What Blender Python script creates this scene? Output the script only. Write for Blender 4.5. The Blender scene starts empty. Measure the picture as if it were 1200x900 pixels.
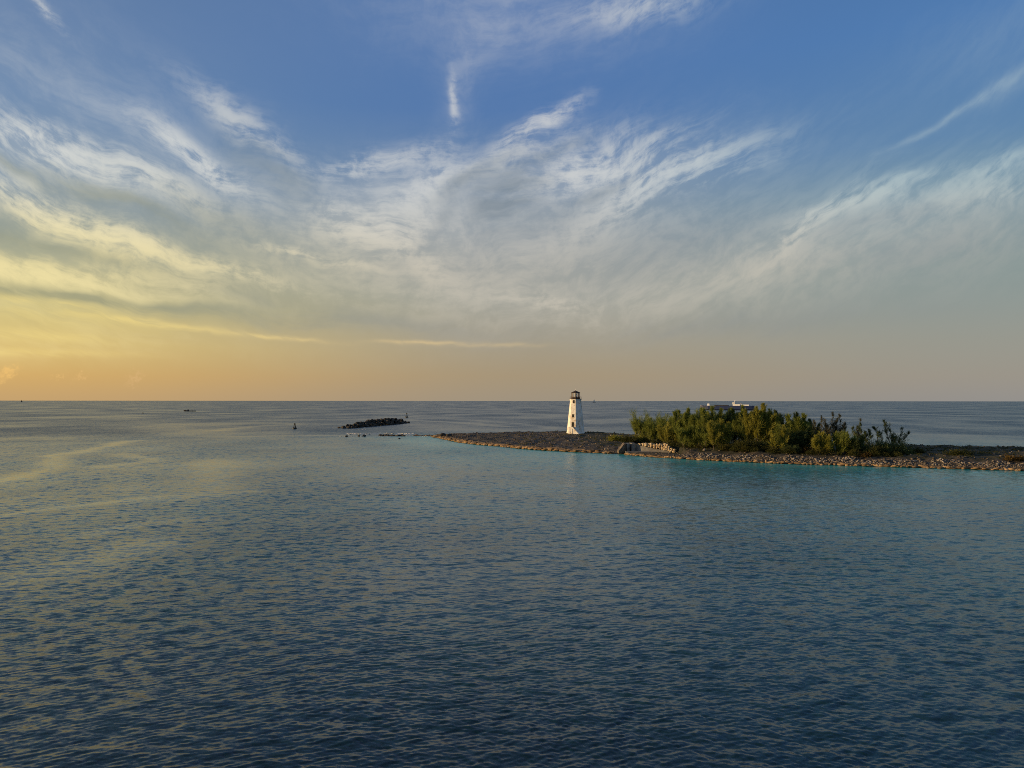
import bpy, bmesh, math, random
import numpy as np
from mathutils import Matrix, Vector

# ------------------------------------------------------------------ camera
SC = bpy.context.scene
COL = SC.collection
F = 889.5                      # focal length in photograph pixels (1200 wide)
CAMZ = 18.0                    # eye height on the ship's deck above the water
TILT = math.atan(19.7 / F)
ROLL = math.atan(1.0 / 1200)
cam_d = bpy.data.cameras.new('camera')
cam = bpy.data.objects.new('camera', cam_d)
COL.objects.link(cam)
cam_d.sensor_width = 36.0
cam_d.lens = 36.0 * F / 1200
cam_d.clip_start = 0.5
cam_d.clip_end = 120000
cam.location = (0, 0, CAMZ)
CAM_R = Matrix.Rotation(math.pi / 2 + TILT, 3, 'X') @ Matrix.Rotation(ROLL, 3, 'Z')
cam.rotation_euler = CAM_R.to_euler()
SC.camera = cam


def ray(px, py):
    return (CAM_R @ Vector(((px - 600) / F, (450 - py) / F, -1))).normalized()


def at_z(px, py, z=0.0):
    d = ray(px, py)
    t = (z - CAMZ) / d.z
    return Vector((d.x * t, d.y * t, z))


def at_y(px, py, y):
    d = ray(px, py)
    t = y / d.y
    return Vector((d.x * t, y, CAMZ + d.z * t))


def azel(px, py):
    d = ray(px, py)
    return math.degrees(math.atan2(d.x, d.y)), math.degrees(math.asin(d.z))


# ------------------------------------------------------------------ light
SUN_AZ, SUN_EL = -95.0, 7.0
SC.view_settings.view_transform = 'Standard'
SC.view_settings.look = 'None'
SC.view_settings.exposure = 0.0
SC.view_settings.gamma = 1.0
SC.view_settings.use_curve_mapping = False
SC.cycles.max_bounces = 6
SC.cycles.diffuse_bounces = 2
SC.cycles.glossy_bounces = 3
SC.cycles.use_denoising = False
SC.cycles.filter_width = 0.9
SC.cycles.use_adaptive_sampling = True
SC.cycles.adaptive_threshold = 0.01
SC.cycles.adaptive_min_samples = 12
SC.cycles.caustics_reflective = False
SC.cycles.caustics_refractive = False

sun_d = bpy.data.lights.new('sun', 'SUN')
sun_d.energy = 5.0
sun_d.angle = math.radians(0.6)
sun_d.color = (1.0, 0.67, 0.31)
sun = bpy.data.objects.new('sun', sun_d)
COL.objects.link(sun)
_s = Vector((math.sin(math.radians(SUN_AZ)) * math.cos(math.radians(SUN_EL)),
             math.cos(math.radians(SUN_AZ)) * math.cos(math.radians(SUN_EL)),
             math.sin(math.radians(SUN_EL))))
sun.rotation_euler = _s.to_track_quat('Z', 'Y').to_euler()
sun.location = (-300, 30, 120)


# ------------------------------------------------------------------ node helpers
def lin(c):
    return tuple((v / 255 / 12.92) if v / 255 <= 0.04045 else (((v / 255) + 0.055) / 1.055) ** 2.4 for v in c)


class S:
    """a float socket with operators"""
    nt = None

    def __init__(self, s):
        self.s = s

    @staticmethod
    def m(op, *a, clamp=False):
        n = S.nt.nodes.new('ShaderNodeMath')
        n.operation = op
        n.use_clamp = clamp
        for i, v in enumerate(a):
            if isinstance(v, S):
                S.nt.links.new(v.s, n.inputs[i])
            else:
                n.inputs[i].default_value = float(v)
        return S(n.outputs[0])

    def __add__(self, o): return S.m('ADD', self, o)
    __radd__ = __add__
    def __sub__(self, o): return S.m('SUBTRACT', self, o)
    def __rsub__(self, o): return S.m('SUBTRACT', o, self)
    def __mul__(self, o): return S.m('MULTIPLY', self, o)
    __rmul__ = __mul__
    def __truediv__(self, o): return S.m('DIVIDE', self, o)


def smooth(v, a, b, lo=0.0, hi=1.0):
    n = S.nt.nodes.new('ShaderNodeMapRange')
    n.interpolation_type = 'SMOOTHSTEP'
    S.nt.links.new(v.s, n.inputs[0])
    for i, x in zip((1, 2, 3, 4), (a, b, lo, hi)):
        n.inputs[i].default_value = x
    return S(n.outputs[0])


def comb(x, y, z=0.0):
    n = S.nt.nodes.new('ShaderNodeCombineXYZ')
    for i, v in enumerate((x, y, z)):
        if isinstance(v, S):
            S.nt.links.new(v.s, n.inputs[i])
        else:
            n.inputs[i].default_value = v
    return n.outputs[0]


def noise(vec, scale=1.0, detail=4.0, rough=0.5, dist=0.0, dim='3D', color=False, lac=2.0):
    n = S.nt.nodes.new('ShaderNodeTexNoise')
    n.noise_dimensions = dim
    if vec is not None:
        S.nt.links.new(vec, n.inputs['Vector'])
    n.inputs['Scale'].default_value = scale
    n.inputs['Detail'].default_value = detail
    n.inputs['Roughness'].default_value = rough
    n.inputs['Lacunarity'].default_value = lac
    n.inputs['Distortion'].default_value = dist
    return n.outputs['Color'] if color else S(n.outputs[0])


def ramp(fac, stops, interp='LINEAR'):
    n = S.nt.nodes.new('ShaderNodeValToRGB')
    n.color_ramp.interpolation = interp
    e = n.color_ramp.elements
    while len(e) < len(stops):
        e.new(0.5)
    for i, (p, c) in enumerate(stops):
        e[i].position = p
        e[i].color = (*c, 1.0)
    S.nt.links.new(fac.s, n.inputs[0])
    return n.outputs[0]


def mixc(fac, a, b, mode='MIX'):
    n = S.nt.nodes.new('ShaderNodeMix')
    n.data_type = 'RGBA'
    n.blend_type = mode
    if isinstance(fac, S):
        S.nt.links.new(fac.s, n.inputs[0])
    else:
        n.inputs[0].default_value = fac
    for i, v in ((6, a), (7, b)):
        if isinstance(v, tuple):
            n.inputs[i].default_value = (*v, 1.0)
        else:
            S.nt.links.new(v, n.inputs[i])
    return n.outputs[2]


def gain(colr, k):
    n = S.nt.nodes.new('ShaderNodeVectorMath')
    n.operation = 'SCALE'
    S.nt.links.new(colr, n.inputs[0])
    if isinstance(k, S):
        S.nt.links.new(k.s, n.inputs['Scale'])
    else:
        n.inputs['Scale'].default_value = k
    return n.outputs[0]


# ------------------------------------------------------------------ sky
def build_sky():
    w = bpy.data.worlds.new('World')
    SC.world = w
    w.use_nodes = True
    nt = w.node_tree
    S.nt = nt
    bg = nt.nodes['Background']
    bg.inputs[1].default_value = 0.1
    sky = nt.nodes.new('ShaderNodeTexSky')
    sky.sky_type = 'NISHITA'
    sky.sun_disc = False
    sky.sun_elevation = math.radians(SUN_EL)
    sky.sun_rotation = math.radians(SUN_AZ)
    sky.air_density = 1.0
    sky.dust_density = 1.0
    sky.ozone_density = 2.0
    tc = nt.nodes.new('ShaderNodeTexCoord')
    sep = nt.nodes.new('ShaderNodeSeparateXYZ')
    nt.links.new(tc.outputs['Generated'], sep.inputs[0])
    x, y, z = (S(sep.outputs[i]) for i in range(3))
    az = S.m('ARCTAN2', x, y) * (180 / math.pi)
    el = S.m('ARCSINE', z) * (180 / math.pi)
    elp = S.m('MAXIMUM', el, 0.0)
    e60 = S.m('DIVIDE', elp, 60.0, clamp=True)

    def st(*l):
        return [(e / 60.0, lin(c)) for e, c in l]
    # thin evening veil: its colour by height above the horizon, towards and away from the sun
    left = ramp(e60, st((0.2, (208, 170, 116)), (1.6, (220, 176, 106)), (3.7, (224, 192, 114)), (6.4, (202, 188, 126)),
                        (9.0, (164, 165, 138)), (11.6, (140, 152, 150)), (14.1, (120, 146, 172)), (19, (106, 138, 178)),
                        (24, (102, 132, 174)), (45, (70, 98, 140)), (60, (56, 82, 122))))
    mid = ramp(e60, st((0.2, (168, 154, 134)), (1.9, (172, 153, 126)), (4.5, (168, 157, 137)), (7.7, (148, 151, 145)),
                       (10.8, (140, 149, 154)), (13.9, (124, 142, 160)), (16.9, (102, 133, 172)), (21, (84, 123, 178)),
                       (28, (86, 124, 180)), (45, (60, 90, 138)), (60, (48, 76, 118))))
    right = ramp(e60, st((0.2, (154, 151, 148)), (1.6, (157, 151, 143)), (4.0, (153, 152, 144)), (6.4, (146, 153, 148)),
                         (9.0, (134, 150, 148)), (11.6, (124, 147, 156)), (14.1, (108, 142, 165)), (17, (95, 135, 176)),
                         (24, (80, 126, 182)), (45, (54, 88, 138)), (60, (44, 72, 116))))
    veil = mixc(smooth(az, -36, 2), left, mid)
    veil = mixc(smooth(az, -2, 36), veil, right)
    # behind the ship, away from the frame: the same veil, its right-hand side carried round
    veil = mixc(smooth(S.m('ABSOLUTE', az), 110, 175), veil, right)
    base = mixc(0.15, gain(veil, 10.0), sky.outputs[0])

    # ---------------- cirrus, in azimuth / elevation
    p0 = comb(az, el, 1.0)
    w1 = noise(p0, 0.11, 1.0, 0.5, color=True, dim='2D')
    w2 = noise(p0, 0.42, 2.0, 0.55, color=True, dim='2D')

    def vm(op, a, b):
        n = nt.nodes.new('ShaderNodeVectorMath')
        n.operation = op
        for i, v in enumerate((a, b)):
            if isinstance(v, tuple):
                n.inputs[i].default_value = v
            else:
                nt.links.new(v, n.inputs[i])
        return n.outputs[0]
    wa = vm('MULTIPLY', vm('SUBTRACT', w1, (0.5, 0.5, 0.5)), (4.0, 2.2, 0))
    wb = vm('SUBTRACT', w2, (0.5, 0.5, 0.5))
    pw = vm('ADD', vm('ADD', p0, wa), vm('MULTIPLY', wb, (1.0, 0.6, 0)))
    sp = nt.nodes.new('ShaderNodeSeparateXYZ')
    nt.links.new(pw, sp.inputs[0])
    aw, ew = S(sp.outputs[0]), S(sp.outputs[1])
    # fibres follow a bowl-shaped flow: falling to the right on the left, rising on the right
    ac = S.m('MINIMUM', S.m('MAXIMUM', aw, -48.0), 48.0) + 9.0
    tf = ew - ac * ac * 0.0085
    fib = noise(comb(aw * 0.11, tf * 0.60), 1.0, 5.0, 0.6, dim='2D')
    fib2 = noise(comb(aw * 0.28 + 7.0, tf * 1.9), 1.0, 4.0, 0.6, dim='2D')
    curd = noise(comb(aw * 0.70 + 31.0, tf * 1.05), 1.0, 5.0, 0.62, dim='2D')
    f_mix = smooth(fib * 0.40 + fib2 * 0.24 + curd * 0.36, 0.38, 0.65)
    f_soft = smooth(fib * 0.55 + curd * 0.45, 0.34, 0.68)

    quad = {}

    def blob_sum(blobs, coord):
        """sum of soft elliptical patches; exponent written as a quadratic form of azimuth and elevation"""
        acc = None
        if coord not in quad:
            q = nt.nodes.new('ShaderNodeSeparateXYZ')
            nt.links.new(coord, q.inputs[0])
            qa, qe = S(q.outputs[0]), S(q.outputs[1])
            quad[coord] = comb(qa * qa, qa * qe, qe * qe)
        for (px, py, ang, L, W, amp) in blobs:
            a0, e0 = azel(px, py)
            k = 57.2958 / F * math.cos(math.radians(a0))
            c_, s_ = math.cos(math.radians(ang)), math.sin(math.radians(ang))
            A = c_ * c_ / (L * k) ** 2 + s_ * s_ / (W * k) ** 2
            B = c_ * s_ * (1 / (L * k) ** 2 - 1 / (W * k) ** 2)
            C = s_ * s_ / (L * k) ** 2 + c_ * c_ / (W * k) ** 2
            dots = []
            for src, vec in ((quad[coord], (-A, -2 * B, -C)),
                             (coord, (2 * A * a0 + 2 * B * e0, 2 * B * a0 + 2 * C * e0,
                                      -(A * a0 * a0 + 2 * B * a0 * e0 + C * e0 * e0) + math.log(amp)))):
                d = nt.nodes.new('ShaderNodeVectorMath')
                d.operation = 'DOT_PRODUCT'
                nt.links.new(src, d.inputs[0])
                d.inputs[1].default_value = vec
                dots.append(S(d.outputs['Value']))
            g = S.m('EXPONENT', dots[0] + dots[1])
            acc = g if acc is None else acc + g
        return acc

    # (x, y, tilt, half-length, half-width, strength) as seen from the deck
    crisp = [
        (60, 176, -14, 120, 17, 1.0), (232, 186, -27, 58, 13, 1.15), (150, 200, -18, 80, 14, 0.5),
        (90, 262, -26, 110, 17, 0.9), (215, 304, -13, 110, 9, 0.7), (20, 236, -25, 60, 10, 0.6),
        (60, 322, -3, 120, 14, 0.75), (425, 272, -20, 42, 20, 0.6), (490, 235, 45, 60, 24, 0.5),
        (440, 188, 12, 60, 12, 0.6), (622, 152, 30, 42, 8, 0.9), (575, 196, 20, 80, 12, 0.65), (655, 196, 24, 70, 13, 0.9),
        (720, 190, 18, 75, 13, 0.9), (790, 196, 14, 90, 14, 0.7), (720, 238, 22, 90, 18, 0.5), (840, 205, 12, 60, 9, 0.4),
        (960, 270, 38, 58, 11, 0.75), (1020, 237, 12, 52, 9, 0.95), (1150, 225, 10, 90, 14, 0.4), (1190, 186, 22, 50, 12, 0.5),
        (1085, 207, 10, 34, 6, 0.4), (532, 112, 80, 24, 7, 0.55), (745, 8, 2, 75, 14, 0.42), (290, 148, -28, 60, 13, 0.55),
        (52, 14, -42, 24, 5, 0.6), (370, 306, -10, 60, 5, 0.7), (640, 352, -5, 50, 9, 0.4), (470, 300, -30, 70, 14, 0.4),
    ]
    soft = [
        (60, 185, -14, 170, 30, 0.34), (110, 275, -22, 170, 30, 0.32), (20, 328, 0, 170, 30, 0.78), (40, 400, 0, 160, 26, 0.25),
        (470, 255, 10, 120, 55, 0.46), (640, 215, 8, 190, 40, 0.42), (700, 290, 8, 260, 60, 0.34), (990, 265, 20, 120, 34, 0.26),
        (1150, 230, 10, 140, 40, 0.34), (600, 20, 0, 170, 46, 0.18), (560, 70, 60, 90, 22, 0.16), (300, 250, -10, 160, 60, 0.22),
        (1128, 122, 27, 80, 5, 0.38), (1180, 95, 27, 50, 12, 0.2), (870, 330, 6, 200, 30, 0.22), (150, 140, -18, 160, 30, 0.14),
        (40, 60, -10, 160, 70, 0.09), (760, 345, 4, 260, 40, 0.25), (560, 290, 0, 150, 50, 0.30), (1050, 290, 6, 160, 40, 0.2), (1180, 30, 10, 120, 40, 0.10), (480, 340, -6, 200, 26, 0.2),
    ]
    cov = smooth(fib * 0.6 + curd * 0.4, 0.40, 0.70)
    outside = S.m('MAXIMUM', smooth(S.m('ABSOLUTE', az), 38, 60), smooth(el, 27, 36)) * smooth(el, 4, 14) * cov * 0.40
    d_crisp = blob_sum(crisp, pw) * (f_mix * 1.75 + 0.05)
    dens = blob_sum(soft, pw) * (f_soft * 0.7 + 0.42) + d_crisp + outside
    d_c = 1.0 - S.m('EXPONENT', dens * -1.25)
    # long low streaks lit from below, hardly stirred by the wind
    pl = vm('ADD', p0, vm('MULTIPLY', wb, (2.4, 0.35, 0)))
    low = blob_sum([(185, 379, -6, 85, 4.2, 0.6), (330, 396, -4, 52, 2.6, 0.6), (490, 401, 0, 48, 2.2, 0.6), (40, 352, -4, 90, 5, 0.5), (20, 412, 0, 110, 5, 0.4),
                    (30, 392, -2, 90, 7, 0.4), (570, 404, 0, 60, 2.6, 0.35), (60, 372, -4, 120, 12, 0.3)], pl)
    low = low * smooth(fib2, 0.25, 0.65, 0.35, 1.1)
    # small far cumulus heads standing on the horizon haze
    pc = vm('ADD', p0, vm('MULTIPLY', vm('SUBTRACT', noise(p0, 2.6, 2.0, 0.6, color=True, dim='2D'), (0.5, 0.5, 0.5)), (1.3, 1.3, 0)))
    cum = blob_sum([(9, 437, 35, 9, 5, 0.8), (96, 442, 20, 5, 2.6, 0.45), (68, 441, 10, 4, 2.2, 0.4),
                    (158, 443, 40, 9, 4, 0.45)], pc)
    # greyer bands and hollows between the streaks
    dark = blob_sum([(60, 214, -16, 130, 10, 0.6), (250, 252, -20, 110, 20, 0.35), (150, 360, -4, 220, 11, 0.55),
                     (420, 378, -4, 160, 11, 0.35), (585, 232, 40, 44, 26, 1.1), (620, 268, 20, 80, 20, 0.4),
                     (330, 205, -35, 70, 24, 0.4), (780, 300, 10, 130, 30, 0.35), (1080, 300, 10, 120, 34, 0.35),
                     (820, 385, 3, 200, 14, 0.25), (1060, 255, 10, 60, 10, 0.35), (120, 225, -22, 80, 8, 0.4),
                     (110, 300, -10, 140, 7, 0.55), (60, 346, -2, 170, 7, 0.7), (260, 345, -6, 120, 9, 0.5), (505, 268, 50, 50, 10, 0.55),
                     (545, 212, 30, 55, 9, 0.6), (690, 222, 20, 60, 9, 0.55), (640, 178, 25, 40, 6, 0.5)], pw)
    dk = S.m('MULTIPLY', dark, smooth(fib, 0.3, 0.65, 0.4, 1.1), clamp=True)
    # colours
    side = smooth(az, -34, -2)
    lit_lo = mixc(side, lin((254, 236, 172)), lin((218, 208, 190)))
    lit_hi = mixc(side, lin((228, 228, 220)), lin((218, 218, 214)))
    lit_hi = mixc(smooth(az, 2, 30), lit_hi, lin((184, 202, 204)))
    lit = mixc(smooth(el, 9.0, 16.0), lit_lo, lit_hi)
    grey = mixc(side, lin((146, 148, 122)), lin((112, 128, 142)))
    c = mixc(d_c * 0.85, base, gain(lit, 10.0))
    c = mixc(dk * 0.72, c, gain(grey, 10.0))
    c = mixc(S.m('MULTIPLY', low, 0.8, clamp=True), c, gain(mixc(smooth(az, -32, -6), lin((250, 224, 138)), lin((228, 200, 146))), 10.0))
    c = mixc(S.m('MULTIPLY', cum, 0.8, clamp=True), c, gain(mixc(smooth(az, -34, -26), lin((246, 198, 118)), lin((226, 184, 130))), 10.0))
    nt.links.new(c, bg.inputs[0])
    w.cycles.sampling_method = 'NONE'


build_sky()


# ------------------------------------------------------------------ materials
def new_mat(name):
    m = bpy.data.materials.new(name)
    m.use_nodes = True
    S.nt = m.node_tree
    b = m.node_tree.nodes['Principled BSDF']
    return m, m.node_tree, b


def setv(b, **k):
    for n, v in k.items():
        b.inputs[n.replace('_', ' ')].default_value = v


def obj_coord():
    tc = S.nt.nodes.new('ShaderNodeTexCoord')
    return tc.outputs['Object']


def geo_pos():
    g = S.nt.nodes.new('ShaderNodeNewGeometry')
    return g.outputs['Position']


def attr(name):
    a = S.nt.nodes.new('ShaderNodeAttribute')
    a.attribute_name = name
    return S(a.outputs['Fac'])


def bump(b, h, strength=0.4, dist=0.05):
    n = S.nt.nodes.new('ShaderNodeBump')
    n.inputs['Strength'].default_value = strength
    n.inputs['Distance'].default_value = dist
    S.nt.links.new(h.s, n.inputs['Height'])
    S.nt.links.new(n.outputs[0], b.inputs['Normal'])


def simple(name, c1, c2, scale=1.0, rough=0.8, detail=5, bumpd=0.0, metal=0.0, world=False):
    m, nt, b = new_mat(name)
    v = geo_pos() if world else obj_coord()
    n = noise(v, scale, detail, 0.6)
    f = smooth(n, 0.35, 0.65)
    nt.links.new(mixc(f, c1, c2), b.inputs['Base Color'])
    setv(b, Roughness=rough, Metallic=metal)
    if bumpd:
        bump(b, n, 0.6, bumpd)
    return m


M = {}


def mat_stone(name, dark, mid, pale, scale, world=True, wet=False):
    m, nt, b = new_mat(name)
    v = geo_pos() if world else obj_coord()
    n = noise(v, scale, 7, 0.65)
    n2 = noise(v, scale * 0.22, 3, 0.5)
    c = ramp(n * 0.7 + n2 * 0.3, [(0.30, dark), (0.48, mid), (0.64, pale)])
    if wet:      # dark weed-stained tide line
        sp = nt.nodes.new('ShaderNodeSeparateXYZ')
        nt.links.new(v, sp.inputs[0])
        c = mixc(smooth(S(sp.outputs[2]) + (n - 0.5) * 0.5, 0.22, 0.04), c, (0.010, 0.010, 0.007))
    nt.links.new(c, b.inputs['Base Color'])
    setv(b, Roughness=0.9)
    bump(b, n, 0.7, 0.12)
    return m


M['rock_dark'] = mat_stone('dark limestone', (0.008, 0.007, 0.006), (0.030, 0.025, 0.020), (0.10, 0.082, 0.062), 1.1)
M['rock_pale'] = mat_stone('pale limestone rubble', (0.028, 0.023, 0.018), (0.12, 0.10, 0.08), (0.40, 0.35, 0.30), 1.1)
M['rock_ochre'] = mat_stone('ochre limestone ledge', (0.025, 0.017, 0.010), (0.17, 0.105, 0.048), (0.40, 0.27, 0.14), 0.7, wet=True)
M['rock_ground'] = mat_stone('ground stones', (0.018, 0.014, 0.010), (0.070, 0.053, 0.037), (0.19, 0.155, 0.118), 0.6)


def mat_island():
    m, nt, b = new_mat('ironshore ground')
    p = geo_pos()
    n1 = noise(p, 0.09, 5, 0.55)
    n2 = noise(p, 0.9, 6, 0.7)
    rock = ramp(n2, [(0.36, (0.012, 0.010, 0.008)), (0.5, (0.050, 0.040, 0.029)), (0.62, (0.11, 0.09, 0.066)), (0.74, (0.26, 0.22, 0.175))])
    scrub = ramp(n2, [(0.35, (0.008, 0.010, 0.004)), (0.55, (0.028, 0.028, 0.010)), (0.75, (0.075, 0.06, 0.024))])
    f = smooth(n1 * 0.6 + n2 * 0.4 + attr('scrub') * 0.35, 0.52, 0.66)
    c = mixc(f, rock, scrub)
    c = mixc(smooth(attr('ochre') + (n2 - 0.5) * 0.6, 0.35, 0.7), c,
             ramp(n2, [(0.34, (0.06, 0.036, 0.016)), (0.5, (0.24, 0.145, 0.058)), (0.7, (0.40, 0.27, 0.13))]))
    c = mixc(smooth(attr('wet') + (n2 - 0.5) * 0.5, 0.4, 0.7), c, (0.012, 0.011, 0.007))
    nt.links.new(c, b.inputs['Base Color'])
    setv(b, Roughness=0.92)
    bump(b, n2, 0.8, 0.25)
    return m


M['island'] = mat_island()


def mat_leaf(name, c1, c2, c3):
    m, nt, b = new_mat(name)
    p = geo_pos()
    n = noise(p, 0.35, 3, 0.6)
    n2 = noise(p, 2.2, 2, 0.6)
    c = ramp(n * 0.6 + n2 * 0.4, [(0.33, c1), (0.5, c2), (0.66, c3)])
    nt.links.new(c, b.inputs['Base Color'])
    setv(b, Roughness=0.7)
    b.inputs['Specular IOR Level'].default_value = 0.2
    tr = nt.nodes.new('ShaderNodeBsdfTranslucent')
    nt.links.new(c, tr.inputs['Color'])
    mx = nt.nodes.new('ShaderNodeMixShader')
    mx.inputs[0].default_value = 0.42
    nt.links.new(b.outputs[0], mx.inputs[1])
    nt.links.new(tr.outputs[0], mx.inputs[2])
    nt.links.new(mx.outputs[0], nt.nodes['Material Output'].inputs[0])
    return m


M['leaf_olive'] = mat_leaf('olive needles', (0.075, 0.098, 0.022), (0.18, 0.215, 0.042), (0.30, 0.33, 0.070))
M['leaf_gold'] = mat_leaf('golden needles', (0.12, 0.125, 0.024), (0.26, 0.255, 0.042), (0.39, 0.36, 0.070))
M['leaf_dark'] = mat_leaf('dark green needles', (0.030, 0.046, 0.018), (0.075, 0.105, 0.036), (0.13, 0.155, 0.05))
M['leaf_grey'] = mat_leaf('grey green needles', (0.030, 0.034, 0.020), (0.075, 0.078, 0.045), (0.14, 0.13, 0.085))
M['leaf_shrub'] = mat_leaf('shrub leaves', (0.020, 0.028, 0.008), (0.055, 0.062, 0.015), (0.12, 0.105, 0.026))
M['leaf_rust'] = mat_leaf('rusty scrub', (0.030, 0.020, 0.007), (0.085, 0.055, 0.014), (0.155, 0.10, 0.028))
M['bark'] = simple('grey bark', (0.045, 0.036, 0.028), (0.14, 0.115, 0.09), 1.2, 0.9, world=True)


def mat_plaster():
    m, nt, b = new_mat('weathered white plaster')
    v = obj_coord()
    n = noise(v, 0.55, 6, 0.65)
    sp = nt.nodes.new('ShaderNodeSeparateXYZ')
    nt.links.new(v, sp.inputs[0])
    st = noise(comb(S(sp.outputs[0]) * 2.2, S(sp.outputs[1]) * 2.2, S(sp.outputs[2]) * 0.22), 1.0, 4, 0.6)
    c = ramp(n, [(0.32, (0.40, 0.28, 0.18)), (0.42, (0.64, 0.55, 0.44)), (0.5, (0.78, 0.74, 0.67)), (0.62, (0.82, 0.80, 0.76))])
    c = mixc(smooth(st, 0.54, 0.74) * 0.7, c, (0.46, 0.38, 0.29))
    nt.links.new(c, b.inputs['Base Color'])
    setv(b, Roughness=0.85)
    bump(b, n, 0.3, 0.05)
    return m


M['plaster'] = mat_plaster()
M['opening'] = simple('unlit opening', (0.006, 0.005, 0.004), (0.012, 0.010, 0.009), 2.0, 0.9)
M['iron'] = simple('rusted black iron', (0.016, 0.010, 0.008), (0.055, 0.026, 0.015), 2.0, 0.75)
M['iron_red'] = simple('rusty brown iron', (0.045, 0.020, 0.011), (0.13, 0.055, 0.026), 2.0, 0.8)
M['ship_white'] = simple('ship white', (0.74, 0.74, 0.72), (0.82, 0.82, 0.80), 0.3, 0.5)
M['ship_blue'] = simple('ship blue', (0.011, 0.024, 0.085), (0.016, 0.032, 0.11), 0.1, 0.45)
M['ship_dark'] = simple('ship dark', (0.010, 0.010, 0.012), (0.022, 0.022, 0.024), 0.5, 0.6)
M['ship_red'] = simple('ship red boot top', (0.12, 0.02, 0.015), (0.16, 0.03, 0.02), 0.3, 0.6)
M['sail'] = simple('sailcloth', (0.62, 0.60, 0.56), (0.74, 0.72, 0.68), 0.5, 0.8)
M['foam'] = simple('white foam', (0.42, 0.44, 0.44), (0.70, 0.71, 0.71), 1.2, 0.8, world=True)
M['buoy'] = simple('dark buoy paint', (0.010, 0.013, 0.011), (0.022, 0.030, 0.022), 1.5, 0.6)
M['concrete'] = mat_stone('old concrete', (0.05, 0.048, 0.042), (0.17, 0.16, 0.145), (0.30, 0.285, 0.255), 0.7)
M['concrete_warm'] = mat_stone('broken sandy masonry', (0.18, 0.12, 0.065), (0.48, 0.36, 0.21), (0.66, 0.56, 0.40), 0.7)


def mat_glass():
    m, nt, b = new_mat('lantern glass')
    v = obj_coord()
    n = noise(v, 1.0, 3, 0.5)
    nt.links.new(mixc(n, (0.80, 0.82, 0.80), (0.92, 0.92, 0.90)), b.inputs['Base Color'])
    setv(b, Roughness=0.12, IOR=1.45)
    b.inputs['Transmission Weight'].default_value = 0.0
    b.inputs['Alpha'].default_value = 0.28
    return m


M['glass'] = mat_glass()


def mat_sea():
    m, nt, b = new_mat('sea water')
    p = geo_pos()
    sp = nt.nodes.new('ShaderNodeSeparateXYZ')
    nt.links.new(p, sp.inputs[0])
    X, Y = S(sp.outputs[0]), S(sp.outputs[1])
    sh, foam, slick, ruff = attr('shallow'), attr('foam'), attr('slick'), attr('ruff')
    deep = (0.0030, 0.0230, 0.0330)
    turq = (0.036, 0.36, 0.33)
    patch = noise(comb(X * 0.03, Y * 0.03), 1.0, 4, 0.6)
    deep = mixc(S.m('MULTIPLY', attr('shelf'), smooth(patch, 0.25, 0.75, 0.55, 1.2), clamp=True), deep, (0.048, 0.150, 0.155))
    c = mixc(S.m('MULTIPLY', sh, smooth(patch, 0.2, 0.7, 0.6, 1.25), clamp=True), deep, turq)
    fn = noise(comb(X * 0.35, Y * 0.20, 4.0), 1.0, 5, 0.65)
    ff = smooth(foam + (fn - 0.5) * 1.4, 0.45, 0.75)
    c = mixc(ff, c, (0.62, 0.64, 0.64))
    nt.links.new(c, b.inputs['Base Color'])
    gust = smooth(noise(comb(X * 0.012, Y * 0.008, 2.0), 1.0, 5, 0.6), 0.3, 0.7, 0.55, 1.35)
    calm = S.m('SUBTRACT', 1.0, slick * 0.62) * gust
    rg = S.m('MULTIPLY_ADD', ff, 0.4, S.m('MULTIPLY_ADD', ruff * calm, 0.72, 0.13))
    nt.links.new(rg.s, b.inputs['Roughness'])
    setv(b, IOR=1.333)
    # ripples too short for the mesh: random facet tilts in world space
    g = nt.nodes.new('ShaderNodeNewGeometry')

    def tilt(sx, sy, seed, detail):
        col = noise(comb(X * sx, Y * sy, seed), 1.0, detail, 0.6, color=True)
        n = nt.nodes.new('ShaderNodeVectorMath')
        n.operation = 'SUBTRACT'
        nt.links.new(col, n.inputs[0])
        n.inputs[1].default_value = (0.5, 0.5, 0.5)
        k = nt.nodes.new('ShaderNodeVectorMath')
        k.operation = 'MULTIPLY'
        nt.links.new(n.outputs[0], k.inputs[0])
        k.inputs[1].default_value = (0.7, 1.15, 0.0)
        return k.outputs[0]
    t1 = gain(tilt(4.5, 6.5, 1.0, 3), calm * 0.26)
    t2 = gain(tilt(0.8, 1.3, 7.0, 3), calm * ruff * 5.0)
    t3 = gain(tilt(1.6, 2.6, 13.0, 2), calm * 0.17)
    t4 = gain(tilt(0.42, 0.15, 19.0, 3), calm * 0.22)

    def vadd(a, c_):
        n = nt.nodes.new('ShaderNodeVectorMath')
        n.operation = 'ADD'
        nt.links.new(a, n.inputs[0])
        nt.links.new(c_, n.inputs[1])
        return n.outputs[0]
    nn = vadd(vadd(vadd(vadd(g.outputs['Normal'], t1), t2), t3), t4)
    nz = nt.nodes.new('ShaderNodeVectorMath')
    nz.operation = 'NORMALIZE'
    nt.links.new(nn, nz.inputs[0])
    nt.links.new(nz.outputs[0], b.inputs['Normal'])
    return m


M['sea'] = mat_sea()


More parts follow.
